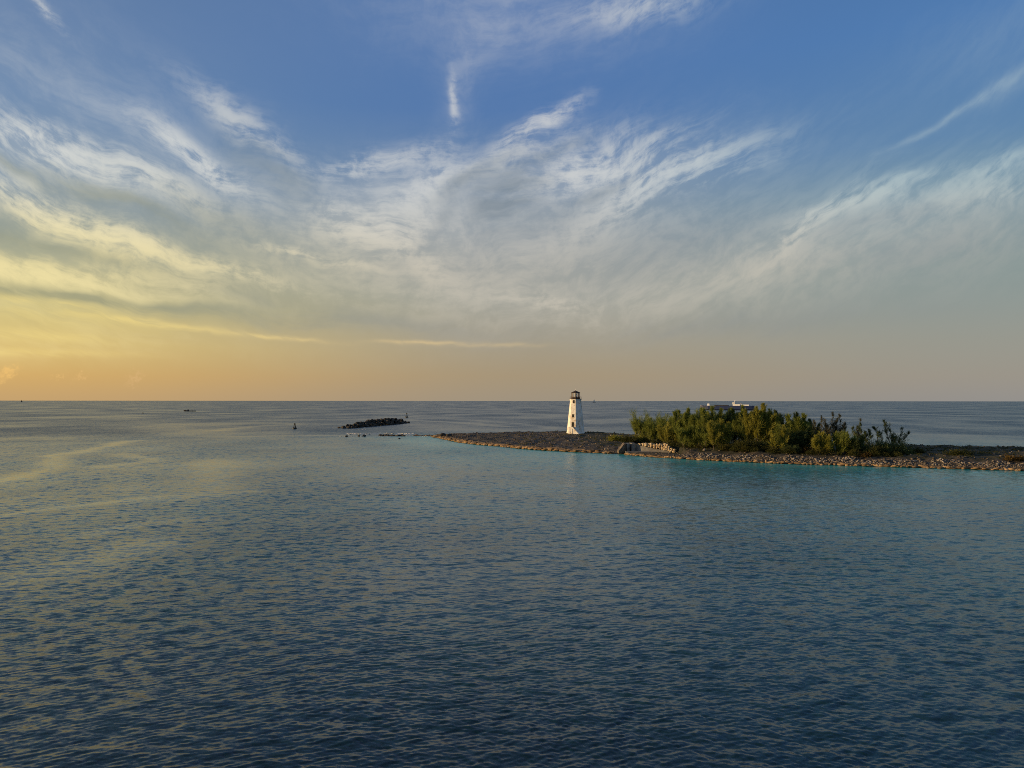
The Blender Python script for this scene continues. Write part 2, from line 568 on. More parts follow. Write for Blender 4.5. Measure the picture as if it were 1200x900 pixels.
# ------------------------------------------------------------------ mesh helpers
class MB:
    def __init__(self):
        self.v, self.f = [], []

    def add(self, verts, faces):
        o = len(self.v)
        self.v += [tuple(p) for p in verts]
        self.f += [tuple(i + o for i in f) for f in faces]

    def box(self, c, s, rz=0.0, taper=1.0):
        cx, cy, cz = c
        cr, sr = math.cos(rz), math.sin(rz)
        vs = []
        for k in (-1, 1):
            t = taper if k > 0 else 1.0
            for (i, j) in ((-1, -1), (1, -1), (1, 1), (-1, 1)):
                x, y = i * s[0] / 2 * t, j * s[1] / 2 * t
                vs.append((cx + x * cr - y * sr, cy + x * sr + y * cr, cz + k * s[2] / 2))
        self.add(vs, [(3, 2, 1, 0), (4, 5, 6, 7), (0, 1, 5, 4), (1, 2, 6, 5), (2, 3, 7, 6), (3, 0, 4, 7)])

    def rings(self, rings, cap=True):
        n = len(rings[0])
        o = len(self.v)
        for r in rings:
            self.v += [tuple(p) for p in r]
        for k in range(len(rings) - 1):
            for i in range(n):
                j = (i + 1) % n
                self.f.append((o + k * n + i, o + k * n + j, o + (k + 1) * n + j, o + (k + 1) * n + i))
        if cap:
            self.f.append(tuple(o + i for i in reversed(range(n))))
            self.f.append(tuple(o + (len(rings) - 1) * n + i for i in range(n)))

    def lathe(self, prof, n=8, rot=0.0, c=(0, 0, 0), cap=True):
        self.rings([[(c[0] + r * math.cos(rot + 2 * math.pi * i / n), c[1] + r * math.sin(rot + 2 * math.pi * i / n), c[2] + z)
                     for i in range(n)] for r, z in prof], cap)

    def tube(self, pts, radii, n=5):
        rr = []
        for k, p in enumerate(pts):
            p = Vector(p)
            a = Vector(pts[max(k - 1, 0)])
            b = Vector(pts[min(k + 1, len(pts) - 1)])
            d = (b - a).normalized()
            u = d.orthogonal().normalized()
            w = d.cross(u)
            rr.append([p + (u * math.cos(2 * math.pi * i / n) + w * math.sin(2 * math.pi * i / n)) * radii[k] for i in range(n)])
        self.rings(rr)

    def prism(self, poly, d):
        """poly: list of 3D points, extruded by vector d"""
        n = len(poly)
        a = [Vector(p) for p in poly]
        b = [p + Vector(d) for p in a]
        self.add(a + b, [tuple(reversed(range(n))), tuple(range(n, 2 * n))] +
                 [(i, (i + 1) % n, n + (i + 1) % n, n + i) for i in range(n)])

    def build(self, name, mat, parent=None, smooth_=False):
        me = bpy.data.meshes.new(name)
        me.from_pydata(self.v, [], self.f)
        me.validate()
        bm = bmesh.new()
        bm.from_mesh(me)
        bmesh.ops.recalc_face_normals(bm, faces=bm.faces)
        bm.to_mesh(me)
        bm.free()
        me.materials.append(mat)
        if smooth_:
            me.shade_smooth()
        o = bpy.data.objects.new(name, me)
        COL.objects.link(o)
        o.parent = parent
        return o


def np_mesh(name, verts, faces, mat, parent=None, smooth_=False):
    """fast mesh from numpy arrays; faces is (n, k)"""
    me = bpy.data.meshes.new(name)
    nv, nf, k = len(verts), len(faces), faces.shape[1]
    me.vertices.add(nv)
    me.vertices.foreach_set('co', np.ascontiguousarray(verts, dtype=np.float32).ravel())
    me.loops.add(nf * k)
    me.loops.foreach_set('vertex_index', np.ascontiguousarray(faces, dtype=np.int32).ravel())
    me.polygons.add(nf)
    me.polygons.foreach_set('loop_start', np.arange(0, nf * k, k, dtype=np.int32))
    if smooth_:
        me.polygons.foreach_set('use_smooth', np.ones(nf, dtype=bool))
    me.update(calc_edges=True)
    me.materials.append(mat)
    o = bpy.data.objects.new(name, me)
    COL.objects.link(o)
    o.parent = parent
    return o


def add_attr(o, name, arr):
    a = o.data.attributes.new(name, 'FLOAT', 'POINT')
    a.data.foreach_set('value', np.ascontiguousarray(arr, dtype=np.float32))


def tag(o, label=None, cat=None, group=None, kind=None):
    if label: o['label'] = label
    if cat: o['category'] = cat
    if group: o['group'] = group
    if kind: o['kind'] = kind
    return o


def empty(name, loc, rz=0.0):
    o = bpy.data.objects.new(name, None)
    COL.objects.link(o)
    o.location = loc
    o.rotation_euler = (0, 0, rz)
    o.empty_display_size = 0.5
    return o


def vnoise(x, y, seed=0):
    """smooth value noise, numpy"""
    xi, yi = np.floor(x).astype(np.int64), np.floor(y).astype(np.int64)
    fx, fy = x - xi, y - yi
    fx = fx * fx * (3 - 2 * fx)
    fy = fy * fy * (3 - 2 * fy)

    def h(a, b):
        n = (a * 374761393 + b * 668265263 + seed * 974711) & 0x7fffffff
        n = ((n ^ (n >> 13)) * 1274126177) & 0x7fffffff
        return ((n ^ (n >> 16)) & 0xffff) / 65535.0
    a, b, c, d = h(xi, yi), h(xi + 1, yi), h(xi, yi + 1), h(xi + 1, yi + 1)
    return (a * (1 - fx) + b * fx) * (1 - fy) + (c * (1 - fx) + d * fx) * fy


def fbm(x, y, seed=0, oct=4, g=0.5):
    s, a, t = 0.0, 1.0, 0.0
    for i in range(oct):
        s = s + a * vnoise(x * 2 ** i, y * 2 ** i, seed + i * 17)
        t += a
        a *= g
    return s / t


# ------------------------------------------------------------------ island outline
FRONT_PX = [(504, 511.5), (520, 515), (540, 519), (560, 521.5), (580, 523), (600, 525), (620, 527), (640, 528.2), (660, 529.2),
            (680, 530.2), (700, 531), (722, 532), (745, 534.3), (770, 536.3), (800, 538), (830, 539.8), (860, 541.2),
            (900, 543), (950, 544.7), (1000, 546.2), (1050, 547.6), (1100, 549), (1150, 550.6), (1200, 552)]
FR = np.array([(at_z(*p).x, at_z(*p).y) for p in FRONT_PX] + [(165, 181), (215, 168), (280, 158)])
BK = np.array([(FR[0, 0] - 0.5, FR[0, 1] + 3), (-36, 384), (-20, 388), (0, 390), (28, 389), (48, 374), (70, 338), (95, 300), (120, 279), (150, 268), (200, 258), (280, 250)])


def seg_dist(px, py, poly):
    best = np.full(px.shape, 1e9)
    for (x0, y0), (x1, y1) in zip(poly[:-1], poly[1:]):
        dx, dy = x1 - x0, y1 - y0
        t = np.clip(((px - x0) * dx + (py - y0) * dy) / (dx * dx + dy * dy), 0, 1)
        best = np.minimum(best, np.hypot(px - x0 - t * dx, py - y0 - t * dy))
    return best


def front_y(x): return np.interp(x, FR[:, 0], FR[:, 1])
def back_y(x): return np.interp(x, BK[:, 0], BK[:, 1])


def ground_z(x, y):
    x = np.asarray(x, dtype=float)
    y = np.asarray(y, dtype=float)
    df = seg_dist(x, y, FR)
    db = seg_dist(x, y, BK)
    inside = (y > front_y(x)) & (y < back_y(x))
    west = np.clip((40 - x) / 25, 0, 1)
    zr = np.interp(df, [0, 1.2, 2.2, 4.5, 9.5, 16, 40], [-0.5, 0.05, 0.35, 1.15, 2.25, 2.6, 2.9])
    zl = np.interp(df, [0, 1.0, 2.0, 4.0, 12, 30, 60], [-0.5, 0.15, 0.75, 1.05, 1.45, 2.05, 2.6])
    z = zr * (1 - west) + zl * west
    z = z + (fbm(x * 0.35, y * 0.35, 3, 4) - 0.5) * 1.3 * np.clip(df / 6, 0.15, 1) + (fbm(x * 0.06, y * 0.06, 9, 2) - 0.5) * 0.9 * np.clip(df / 12, 0, 1)
    z = np.minimum(z, np.interp(db, [0, 2, 5, 9, 12], [-0.6, 0.6, 1.9, 2.7, 4]))
    ruin_y = (x > 33.6) & (x < 55.5) & (y < np.interp(x, [33.6, 42, 42.2, 55.5], [258, 260.5, 258.7, 254.3]))
    z = np.where(ruin_y, np.minimum(z, 0.85), z)
    return np.where(inside, z, -0.8)


def gz(x, y):
    return float(ground_z(np.array([x]), np.array([y]))[0])


_YS = np.arange(150, 400, 0.25)


def on_ground(px, py):
    """where the line of sight through a photograph pixel first meets the island"""
    d = ray(px, py)
    xs, zs = d.x / d.y * _YS, CAMZ + d.z / d.y * _YS
    g = np.maximum(ground_z(xs, _YS), 0.0)
    hit = np.nonzero(zs <= g)[0]
    i = int(hit[0]) if len(hit) else len(_YS) - 1
    return Vector((xs[i], _YS[i], g[i]))


def build_island():
    nx, nv = 440, 100
    xs = np.linspace(FR[0, 0] + 0.05, 279, nx)
    v = np.linspace(0, 1, nv) ** 1.7
    Xg, Vg = np.meshgrid(xs, v, indexing='ij')
    fy, by = front_y(xs)[:, None], back_y(xs)[:, None]
    Yg = fy + (by - fy) * Vg
    x, y = Xg.ravel(), Yg.ravel()
    z = ground_z(x, y + 1e-3)
    df = seg_dist(x, y, FR)
    verts = np.stack([x, y, z], 1)
    i = np.arange(nx - 1)[:, None] * nv + np.arange(nv - 1)[None, :]
    faces = np.stack([i, i + nv, i + nv + 1, i + 1], -1).reshape(-1, 4)
    o = np_mesh('island', verts, faces, M['island'], smooth_=True)
    west = np.clip((34 - x) / 10, 0, 1)
    add_attr(o, 'ochre', np.interp(df, [0, 2.2, 3.6, 6], [1, 1, 0.35, 0]) * west + (1 - west) * np.interp(df, [0, 2.5, 3.2], [0.7, 0.5, 0]))
    add_attr(o, 'wet', np.interp(z, [-0.3, 0.12, 0.3], [1, 0.9, 0]))
    add_attr(o, 'scrub', np.clip((x - 20) / 25, 0, 1) * np.interp(df, [7, 14], [0, 1]))
    tag(o, kind='structure')
    return o


# ------------------------------------------------------------------ sea
def build_sea():
    half = 37.5
    cols = np.concatenate([np.linspace(-180, -half, 40)[:-1], np.linspace(-half, half, 640), np.linspace(half, 180, 40)[1:-1]])
    r = [0.5, 6, 14, 22, 28]
    rr = 28.5
    while rr < 60: r.append(rr); rr += 0.09
    while rr < 120: r.append(rr); rr += 0.09 + (rr - 60) / 60 * 0.15
    while rr < 270: r.append(rr); rr += 0.26 + (rr - 120) / 150 * 0.6
    # beyond, a constant step in viewing angle
    dep = CAMZ / rr
    while dep > 0.0022: r.append(CAMZ / dep); dep -= 0.0006
    r += [9000, 11000, 14000, 20000, 30000, 50000, 90000]
    r = np.array(r)
    th = np.radians(cols)
    nr, nc = len(r), len(th)
    R, T = np.meshgrid(r, th, indexing='ij')
    x = (R * np.sin(T)).ravel()
    y = (R * np.cos(T)).ravel()
    Rf = R.ravel()
    dr = np.gradient(r)
    spc = np.maximum(dr, r * np.radians(2 * half / 640))
    spc = np.repeat(spc, nc)
    infront = (np.abs(np.repeat(T[0][None, :], nr, 0).ravel()) <= math.radians(half + 0.1))

    # slicks and wakes: strips of calmer water, laid out on the sea surface
    wx = x + (fbm(x * 0.04, y * 0.04, 50, 3) - 0.5) * 16
    wy = y + (fbm(x * 0.04, y * 0.04, 60, 3) - 0.5) * 24

    def strip(pts, w, amp):
        q = np.array([(at_z(*p).x, at_z(*p).y) for p in pts])
        m = (x > q[:, 0].min() - 60) & (x < q[:, 0].max() + 60) & (y > q[:, 1].min() - 80) & (y < q[:, 1].max() + 80)
        out = np.zeros_like(x)
        out[m] = amp * np.exp(-(seg_dist(wx[m], wy[m], q) / w) ** 2)
        return out
    sl = np.zeros_like(x)
    for pts, w, a in [([(-60, 622), (0, 606), (100, 593), (200, 583), (290, 576)], 2.6, 1.0),
                      ([(235, 582), (262, 560), (270, 547), (250, 540)], 8.0, 0.9),
                      ([(-60, 570), (0, 560), (60, 538), (140, 520), (170, 516)], 5.0, 1.0),
                      ([(100, 548), (180, 540), (150, 533)], 5, 0.85),
                      ([(-40, 690), (40, 665), (130, 651)], 4.0, 0.85), ([(60, 640), (150, 622), (230, 615)], 2.5, 0.6), ([(150, 575), (230, 560), (250, 545)], 5, 0.5),
                      ([(205, 488.5), (232, 488)], 11, 0.9), ([(240, 482.3), (300, 481.5), (330, 480)], 22, 0.5),
                      ([(245, 505), (290, 500), (350, 497)], 10, 0.8), ([(280, 512), (340, 511), (400, 510.5)], 7, 0.9),
                      ([(330, 493), (400, 491)], 14, 0.4),
                      ([(480, 492), (530, 495), (600, 500)], 9, 0.8), ([(550, 492), (600, 496), (662, 503)], 8, 0.6),
                      ([(700, 496), (760, 495), (800, 488)], 12, 0.55), ([(680, 501), (740, 503)], 8, 0.5),
                      ([(960, 489), (1060, 490), (1200, 503)], 18, 0.5), ([(1070, 508), (1200, 512)], 12, 0.6),
                      ([(320, 700), (450, 670), (560, 665)], 9, 0.35), ([(350, 560), (500, 552), (760, 560)], 22, 0.3),
                      ([(760, 600), (900, 590), (1200, 600)], 14, 0.25)]:
        sl = np.maximum(sl, strip(pts, w, a))
    sl = np.clip(sl + np.clip(fbm(x * 0.02, y * 0.006, 77, 4) - 0.58, 0, 1) * 1.6, 0, 1)
    gust = (0.35 + 1.3 * fbm(x * 0.035, y * 0.022, 31, 4)) * (0.8 + 0.4 * fbm(x * 0.22, y * 0.16, 37, 2))

    rng = np.random.default_rng(11)
    z = np.zeros_like(x)
    lost = np.zeros_like(x)
    N = 80
    Ls = np.exp(np.linspace(math.log(0.20), math.log(4.2), N))
    tot = 0.0
    near = infront & (Rf < 2500)
    xn, yn, sn = x[near], y[near], spc[near]
    # crests wander: bend the phase fields a little
    bx = (fbm(xn * 0.05, yn * 0.05, 91, 2) - 0.5) * 5.0
    by = (fbm(xn * 0.05, yn * 0.05, 95, 2) - 0.5) * 5.0
    zn = np.zeros_like(xn)
    ln = np.zeros_like(xn)
    for L in Ls:
        a = rng.normal(math.radians(96), math.radians(32))
        k = 2 * math.pi / L
        slope = 0.029 * float(np.interp(L, [0.20, 0.30, 0.45, 0.8, 1.3, 2.5, 4.2], [1.3, 1.7, 1.35, 0.7, 0.42, 0.36, 0.45]))
        amp = slope / k
        fade = np.clip((L / sn - 2.2) / 1.6, 0, 1)
        ph = k * (math.cos(a) * (xn + bx) + math.sin(a) * (yn + by)) + rng.uniform(0, 6.283)
        s = np.sin(ph)
        zn += amp * fade * (s + 0.22 * np.cos(2 * ph))
        ln += (slope * (1 - fade)) ** 2
        tot += slope ** 2
    calm = (1 - 0.45 * sl[near]) * gust[near]
    z[near] = zn * calm
    lost[:] = tot
    lost[near] = ln
    verts = np.stack([x, y, z], 1)
    i = np.arange(nr - 1)[:, None] * nc + np.arange(nc)[None, :]
    j = np.arange(nr - 1)[:, None] * nc + (np.arange(nc)[None, :] + 1) % nc
    faces = np.stack([i, j, j + nc, i + nc], -1).reshape(-1, 4)[:, ::-1]
    o = np_mesh('sea', verts, faces, M['sea'], smooth_=True)
    # depth of the bottom: a sandy shelf round the island
    df = seg_dist(x, y, FR)
    side = (y < front_y(x) + 2)
    wob = (fbm(x * 0.03, y * 0.03, 5, 3) - 0.5)
    reach = np.interp(x, [-90, -40, 0, 45, 80, 140], [20, 30, 38, 34, 32, 30]) * (1 + wob * 1.1)
    sh = np.where(side, np.exp(-(df / reach) ** 1.1), 0.25 * np.exp(-seg_dist(x, y, BK) / 20))
    add_attr(o, 'shallow', np.clip(sh, 0, 1))
    add_attr(o, 'shelf', np.interp(Rf, [40, 70, 150, 330, 480], [0.0, 0.45, 1.0, 0.9, 0.12]))
    fm = np.zeros_like(x)
    near_f = (x > -320) & (x < 300) & (y < 1300) & (y > 100)
    for pts, w, a in [([(408, 508.2), (440, 508.6)], 3.6, 0.95), ([(440, 507.6), (484, 508)], 3.2, 0.95), ([(405, 511), (428, 511.6)], 1.5, 0.5),
                      ([(470, 509), (500, 510.5)], 2.2, 0.8), ([(398, 503.5), (446, 503.6), (470, 500)], 2.4, 0.42), ([(206, 488.6), (226, 488.2)], 3.0, 0.38)]:
        q = np.array([(at_z(*p).x, at_z(*p).y) for p in pts])
        fm[near_f] = np.maximum(fm[near_f], a * np.exp(-(seg_dist(x[near_f], y[near_f], q) / w) ** 2))
    fm = np.maximum(fm, 0.40 * np.exp(-(df / 0.7) ** 2) * side)
    add_attr(o, 'foam', fm)
    add_attr(o, 'slick', sl)
    add_attr(o, 'ruff', np.sqrt(lost) * np.interp(Rf, [60, 120, 330, 480], [0.9, 0.62, 0.66, 1.0]))
    tag(o, kind='structure')
    print('sea', nr, nc, nr * nc)
    return o


ISLAND = build_island()
SEA = build_sea()

# ------------------------------------------------------------------ rocks
def ico(sub=1):
    bm = bmesh.new()
    bmesh.ops.create_icosphere(bm, subdivisions=sub, radius=1.0)
    v = np.array([q.co[:] for q in bm.verts])
    f = np.array([[q.index for q in t.verts] for t in bm.faces])
    bm.free()
    return v, f


ICO1, ICO2 = ico(1), ico(2)


def rock_verts(rng, size, base=ICO1):
    """one angular stone: an icosphere cut by random planes"""
    v = base[0].copy()
    for _ in range(5):
        n = rng.normal(size=3)
        n /= np.linalg.norm(n)
        d = rng.uniform(0.45, 0.8)
        h = v @ n - d
        v -= np.outer(np.maximum(h, 0), n)
    v *= 1 + rng.normal(0, 0.06, (len(v), 1))
    a, b = rng.uniform(0, 6.28, 2)
    v = v * np.array(size)
    ca, sa = math.cos(a), math.sin(a)
    v = v @ np.array([[ca, sa, 0], [-sa, ca, 0], [0, 0, 1]])
    t = rng.normal(0, 0.25)
    ct, stt = math.cos(t), math.sin(t)
    return v @ np.array([[1, 0, 0], [0, ct, stt], [0, -stt, ct]])


def rocks_mesh(name, places, rng, mat, base=ICO1, parent=None):
    vs, fs, o = [], [], 0
    for (p, s) in places:
        v = rock_verts(rng, s, base) + np.array(p)
        vs.append(v)
        fs.append(base[1] + o)
        o += len(v)
    return np_mesh(name, np.concatenate(vs), np.concatenate(fs), mat, parent)


def shore_points(n, rng, x0, x1, d0, d1):
    """points scattered at a distance d0..d1 behind the front shoreline"""
    seg = np.diff(FR, axis=0)
    L = np.hypot(seg[:, 0], seg[:, 1])
    out = []
    cum = np.concatenate([[0], np.cumsum(L)])
    while len(out) < n:
        s = rng.uniform(0, cum[-1])
        k = min(np.searchsorted(cum, s) - 1, len(seg) - 1)
        k = max(k, 0)
        t = (s - cum[k]) / L[k]
        p = FR[k] + seg[k] * t
        if not (x0 <= p[0] <= x1):
            continue
        nrm = np.array([-seg[k][1], seg[k][0]]) / L[k]
        if nrm[1] < 0: nrm = -nrm
        if p[0] < 0 and nrm[0] < 0: nrm = -nrm
        d = rng.uniform(d0, d1)
        out.append((p[0] + nrm[0] * d, p[1] + nrm[1] * d, d))
    return out


def in_ruin(x):
    return 33.5 < x < 54.0


def build_shore():
    rng = np.random.default_rng(5)
    # ledge blocks standing in the water along the landing side
    pl = []
    for (x, y, d) in shore_points(800, rng, 22, 200, 0.2, 1.6):
        if 34.5 < x < 38.6: continue
        s = rng.gamma(3.0, 0.2) + 0.2
        w = 1.0 if x > 30 else 0.6
        pl.append(((x, y, rng.uniform(0.05, 0.32) * w), (s * 1.6, s * 0.8, rng.uniform(0.28, 0.55) * w)))
    o = rocks_mesh('ledge_rocks', pl, rng, M['rock_ochre'])
    tag(o, 'row of ochre limestone blocks along the waterline of the island', 'rocks', kind='stuff')
    # western shelf: smooth ochre slabs
    pl = []
    for (x, y, d) in shore_points(420, rng, -40, 30, 0.3, 2.8):
        s = min(rng.gamma(3.0, 0.22) + 0.25, 1.1)
        pl.append(((x, y, 0.12 + rng.uniform(-0.05, 0.12) + d * 0.14), (s * 1.7, s * 1.2, rng.uniform(0.2, 0.42))))
    o = rocks_mesh('shelf_rocks', pl, rng, M['rock_ochre'])
    tag(o, 'smooth ochre rock shelf along the pointed western shore', 'rocks', kind='stuff')
    # pale rubble bank under the trees
    pl = []
    pts = shore_points(6200, rng, 30, 215, 2.4, 7.2)
    zs = ground_z([q[0] for q in pts], [q[1] for q in pts])
    for (x, y, d), z in zip(pts, zs):
        if in_ruin(x): continue
        if d > 2.6 + 5.2 * float(np.interp(x % 23.0, [0, 4, 9, 15, 19, 23], [0.75, 1.0, 0.55, 0.95, 0.7, 0.75])) * rng.uniform(0.75, 1.05): continue
        if x < 50 and rng.random() < 0.6: continue
        s = min(rng.gamma(1.5, 0.11) + 0.06, 0.5)
        if x > 105: s *= 0.85
        pl.append(((x, y, z + s * 0.15), (s * 1.25, s, s * rng.uniform(0.45, 0.8))))
    o = rocks_mesh('shore_rubble', pl, rng, M['rock_pale'])
    tag(o, 'bank of pale grey limestone rubble below the trees', 'rubble', kind='stuff')
    # stones strewn over the bare western end and the eastern scrub
    pl = []
    x = rng.uniform(-38, 200, 5200)
    fy, by = front_y(x), back_y(x)
    y = fy + 2.0 + (by - fy - 4.0) * rng.random(5200)
    z = ground_z(x, y)
    for k in range(5200):
        if x[k] > 36 and y[k] > fy[k] + 12 and rng.random() < 0.6: continue
        s = rng.uniform(0.14, 0.42) * (1.5 if rng.random() < 0.06 else 1)
        pl.append(((x[k], y[k], z[k] + s * 0.1), (s * 1.2, s, s * 0.7)))
    o = rocks_mesh('ground_stones', pl, rng, M['rock_ground'])
    tag(o, 'loose brown stones strewn over the bare island ground', 'stones', kind='stuff')


build_shore()


def boulder(name, px, py, w_px, h_px, label, mat, seed, z=None, group=None, depth=1.0, cat='rock'):
    rng = np.random.default_rng(seed)
    p = at_z(px, py, 0.0)
    if z == 'ground':
        p = on_ground(px, py)
    k = p.y / F
    s = (w_px * k / 2, w_px * k / 2 * depth, h_px * k * 0.75)
    v = rock_verts(rng, s, ICO2)
    v[:, 2] -= v[:, 2].max() - h_px * k
    o = np_mesh(name, v, ICO2[1], M[mat])
    o.location = (p.x, p.y + s[1] * 0.5, p.z)
    return tag(o, label, cat, group)


# small reef rocks between the breakwater and the point
boulder('reef_rock', 406, 511.8, 4, 1.6, 'small dark rock awash, leftmost in the foam off the point', 'rock_dark', 1)
boulder('reef_rock', 420, 511.6, 3.4, 2.0, 'dark rock in the foam, left one of a close pair', 'rock_dark', 2)
boulder('reef_rock', 426.5, 511.5, 4.6, 2.4, 'dark rock in the foam, right one of a close pair', 'rock_dark', 3)
boulder('reef_rock', 467.5, 514.4, 4.5, 1.2, 'tiny dark rock breaking the water below the long reef', 'rock_dark', 5)


def long_reef():
    rng = np.random.default_rng(21)
    root = empty('reef', at_z(459, 510.8))
    tag(root, 'long low dark reef awash between the breakwater and the point', 'reef')
    for k, px in enumerate(np.linspace(446, 473, 10)):
        q = at_z(px, 510.6 + 0.5 * (px - 446) / 27) - root.location
        s = rng.uniform(0.8, 1.15)
        v = rock_verts(rng, (1.6 * s, 1.3 * s, 0.62 * s * (1.1 if k < 5 else 0.85)), ICO2)
        o = np_mesh('boulder', v, ICO2[1], M['rock_dark'], root)
        o.location = (q.x, q.y, 0.12)
    root = empty('reef', at_z(494, 511.2))
    tag(root, 'thin brown reef tongue running off the island point', 'reef')
    for k, px in enumerate(np.linspace(486, 506, 8)):
        q = at_z(px, 510.9 + 0.02 * k) - root.location
        v = rock_verts(rng, (1.7, 1.2, 0.30 + 0.05 * k), ICO2)
        o = np_mesh('boulder', v, ICO2[1], M['rock_ochre'] if k % 2 else M['rock_dark'], root)
        o.location = (q.x, q.y, 0.05)


long_reef()


def surf():
    rng = np.random.default_rng(63)
    pl = []
    for (x0, y0, x1, y1, n, spread, sz) in [(407, 508.2, 432, 508.8, 70, 2.2, 0.8), (440, 507.9, 484, 508.4, 110, 2.2, 0.8), (400, 511.4, 430, 512.2, 40, 1.2, 0.5),
                                            (470, 509.6, 503, 511.4, 60, 1.4, 0.55), (446, 512.0, 474, 512.2, 30, 0.8, 0.4), (206, 488.4, 226, 488.2, 26, 3.0, 0.9),
                                            (398, 503.0, 445, 503.4, 36, 0.8, 0.45)]:
        a, b = at_z(x0, y0), at_z(x1, y1)
        cl = rng.random(6)
        for _ in range(n * 2):
            t = min(max(cl[int(rng.integers(6))] + rng.normal(0, 0.06), 0), 1)
            s = rng.uniform(0.2, 1.0) ** 1.5 * sz * 0.55
            p = a + (b - a) * t
            pl.append(((p.x + rng.normal(0, 0.8), p.y + rng.normal(0, spread * 1.6), 0.02), (s * 2.6, s * 1.1, s * 0.13)))
    o = rocks_mesh('surf', pl, rng, M['foam'])
    tag(o, 'white surf breaking over the reef off the point', 'surf', kind='stuff')


surf()


def breakwater():
    rng = np.random.default_rng(8)
    a, b = at_z(402, 502.2), at_z(474, 495.8)
    root = empty('rock_breakwater', ((a.x + b.x) / 2, (a.y + b.y) / 2, 0))
    tag(root, 'dark boulder breakwater standing alone in the open water', 'breakwater')
    prof = np.array([(0, 0.5), (0.06, 1.6), (0.14, 2.6), (0.22, 4.0), (0.35, 4.4), (0.5, 4.9), (0.62, 5.0), (0.78, 4.7), (0.9, 3.6), (1.0, 0.9)])
    protos = []
    for k in range(7):
        me = np_mesh('boulder', rock_verts(rng, (1, 0.9, 0.85), ICO2), ICO2[1], M['rock_dark'], root)
        protos.append(me)
    first = list(protos)
    n = 0
    for i in range(26):
        t = (i + 0.5) / 26
        h = float(np.interp(t, prof[:, 0], prof[:, 1]))
        lay = max(1, int(round(h / 1.25)))
        for l in range(lay):
            z = 0.35 + l * 1.15
            half = 4.2 * (1 - l / (lay + 0.6))
            for j in range(3 if l < 2 else 2):
                s = rng.uniform(1.0, 1.75)
                if l == lay - 1: s *= rng.uniform(0.75, 1.15)
                tt = t + rng.normal(0, 0.012)
                off = (j - (1 if l < 2 else 0.5)) * half * 0.8 + rng.normal(0, 0.4)
                px, py = a.x + (b.x - a.x) * tt, a.y + (b.y - a.y) * tt
                px += off
                o = first.pop() if first else protos[int(rng.integers(7))].copy()
                if o.name not in COL.objects: COL.objects.link(o)
                o.parent = root
                o.location = (px - root.location.x, py - root.location.y, z - 0.1 + rng.normal(0, 0.12))
                o.scale = (s * 1.15, s * 1.2, s * 0.95)
                o.rotation_euler = (rng.normal(0, 0.3), rng.normal(0, 0.3), rng.uniform(0, 6.28))
                n += 1
    print('breakwater boulders', n)


breakwater()

boulder('pale_stone', 716.3, 511.8, 3.2, 2.6, 'single pale block lying on dark ground right of the lighthouse', 'rock_pale', 31, 'ground', cat='stone')
boulder('pale_stone', 1165.5, 533.5, 4.0, 1.8, 'white stone on the dark scrub near the right edge', 'rock_pale', 32, 'ground', cat='stone')
boulder('pale_stone', 1173, 544.2, 9.0, 2.2, 'flat white slab on the rubble at the far right', 'rock_pale', 33, 'ground', cat='stone')
boulder('pale_stone', 825.5, 528.6, 4.2, 3.0, 'bright white boulder on the rubble bank under tall trees', 'rock_pale', 34, 'ground', cat='stone')
boulder('pale_stone', 666.5, 517.0, 4.0, 1.4, 'flat light stone on the bare slope below the lighthouse', 'rock_pale', 36, 'ground', cat='stone')
boulder('point_rock', 518.5, 511.0, 9, 3.6, 'low black rock hump at the tip of the point', 'rock_dark', 41, 'ground')
boulder('point_rock', 526, 511.5, 8, 3.4, 'black rock just right of the hump on the point', 'rock_dark', 42, 'ground')


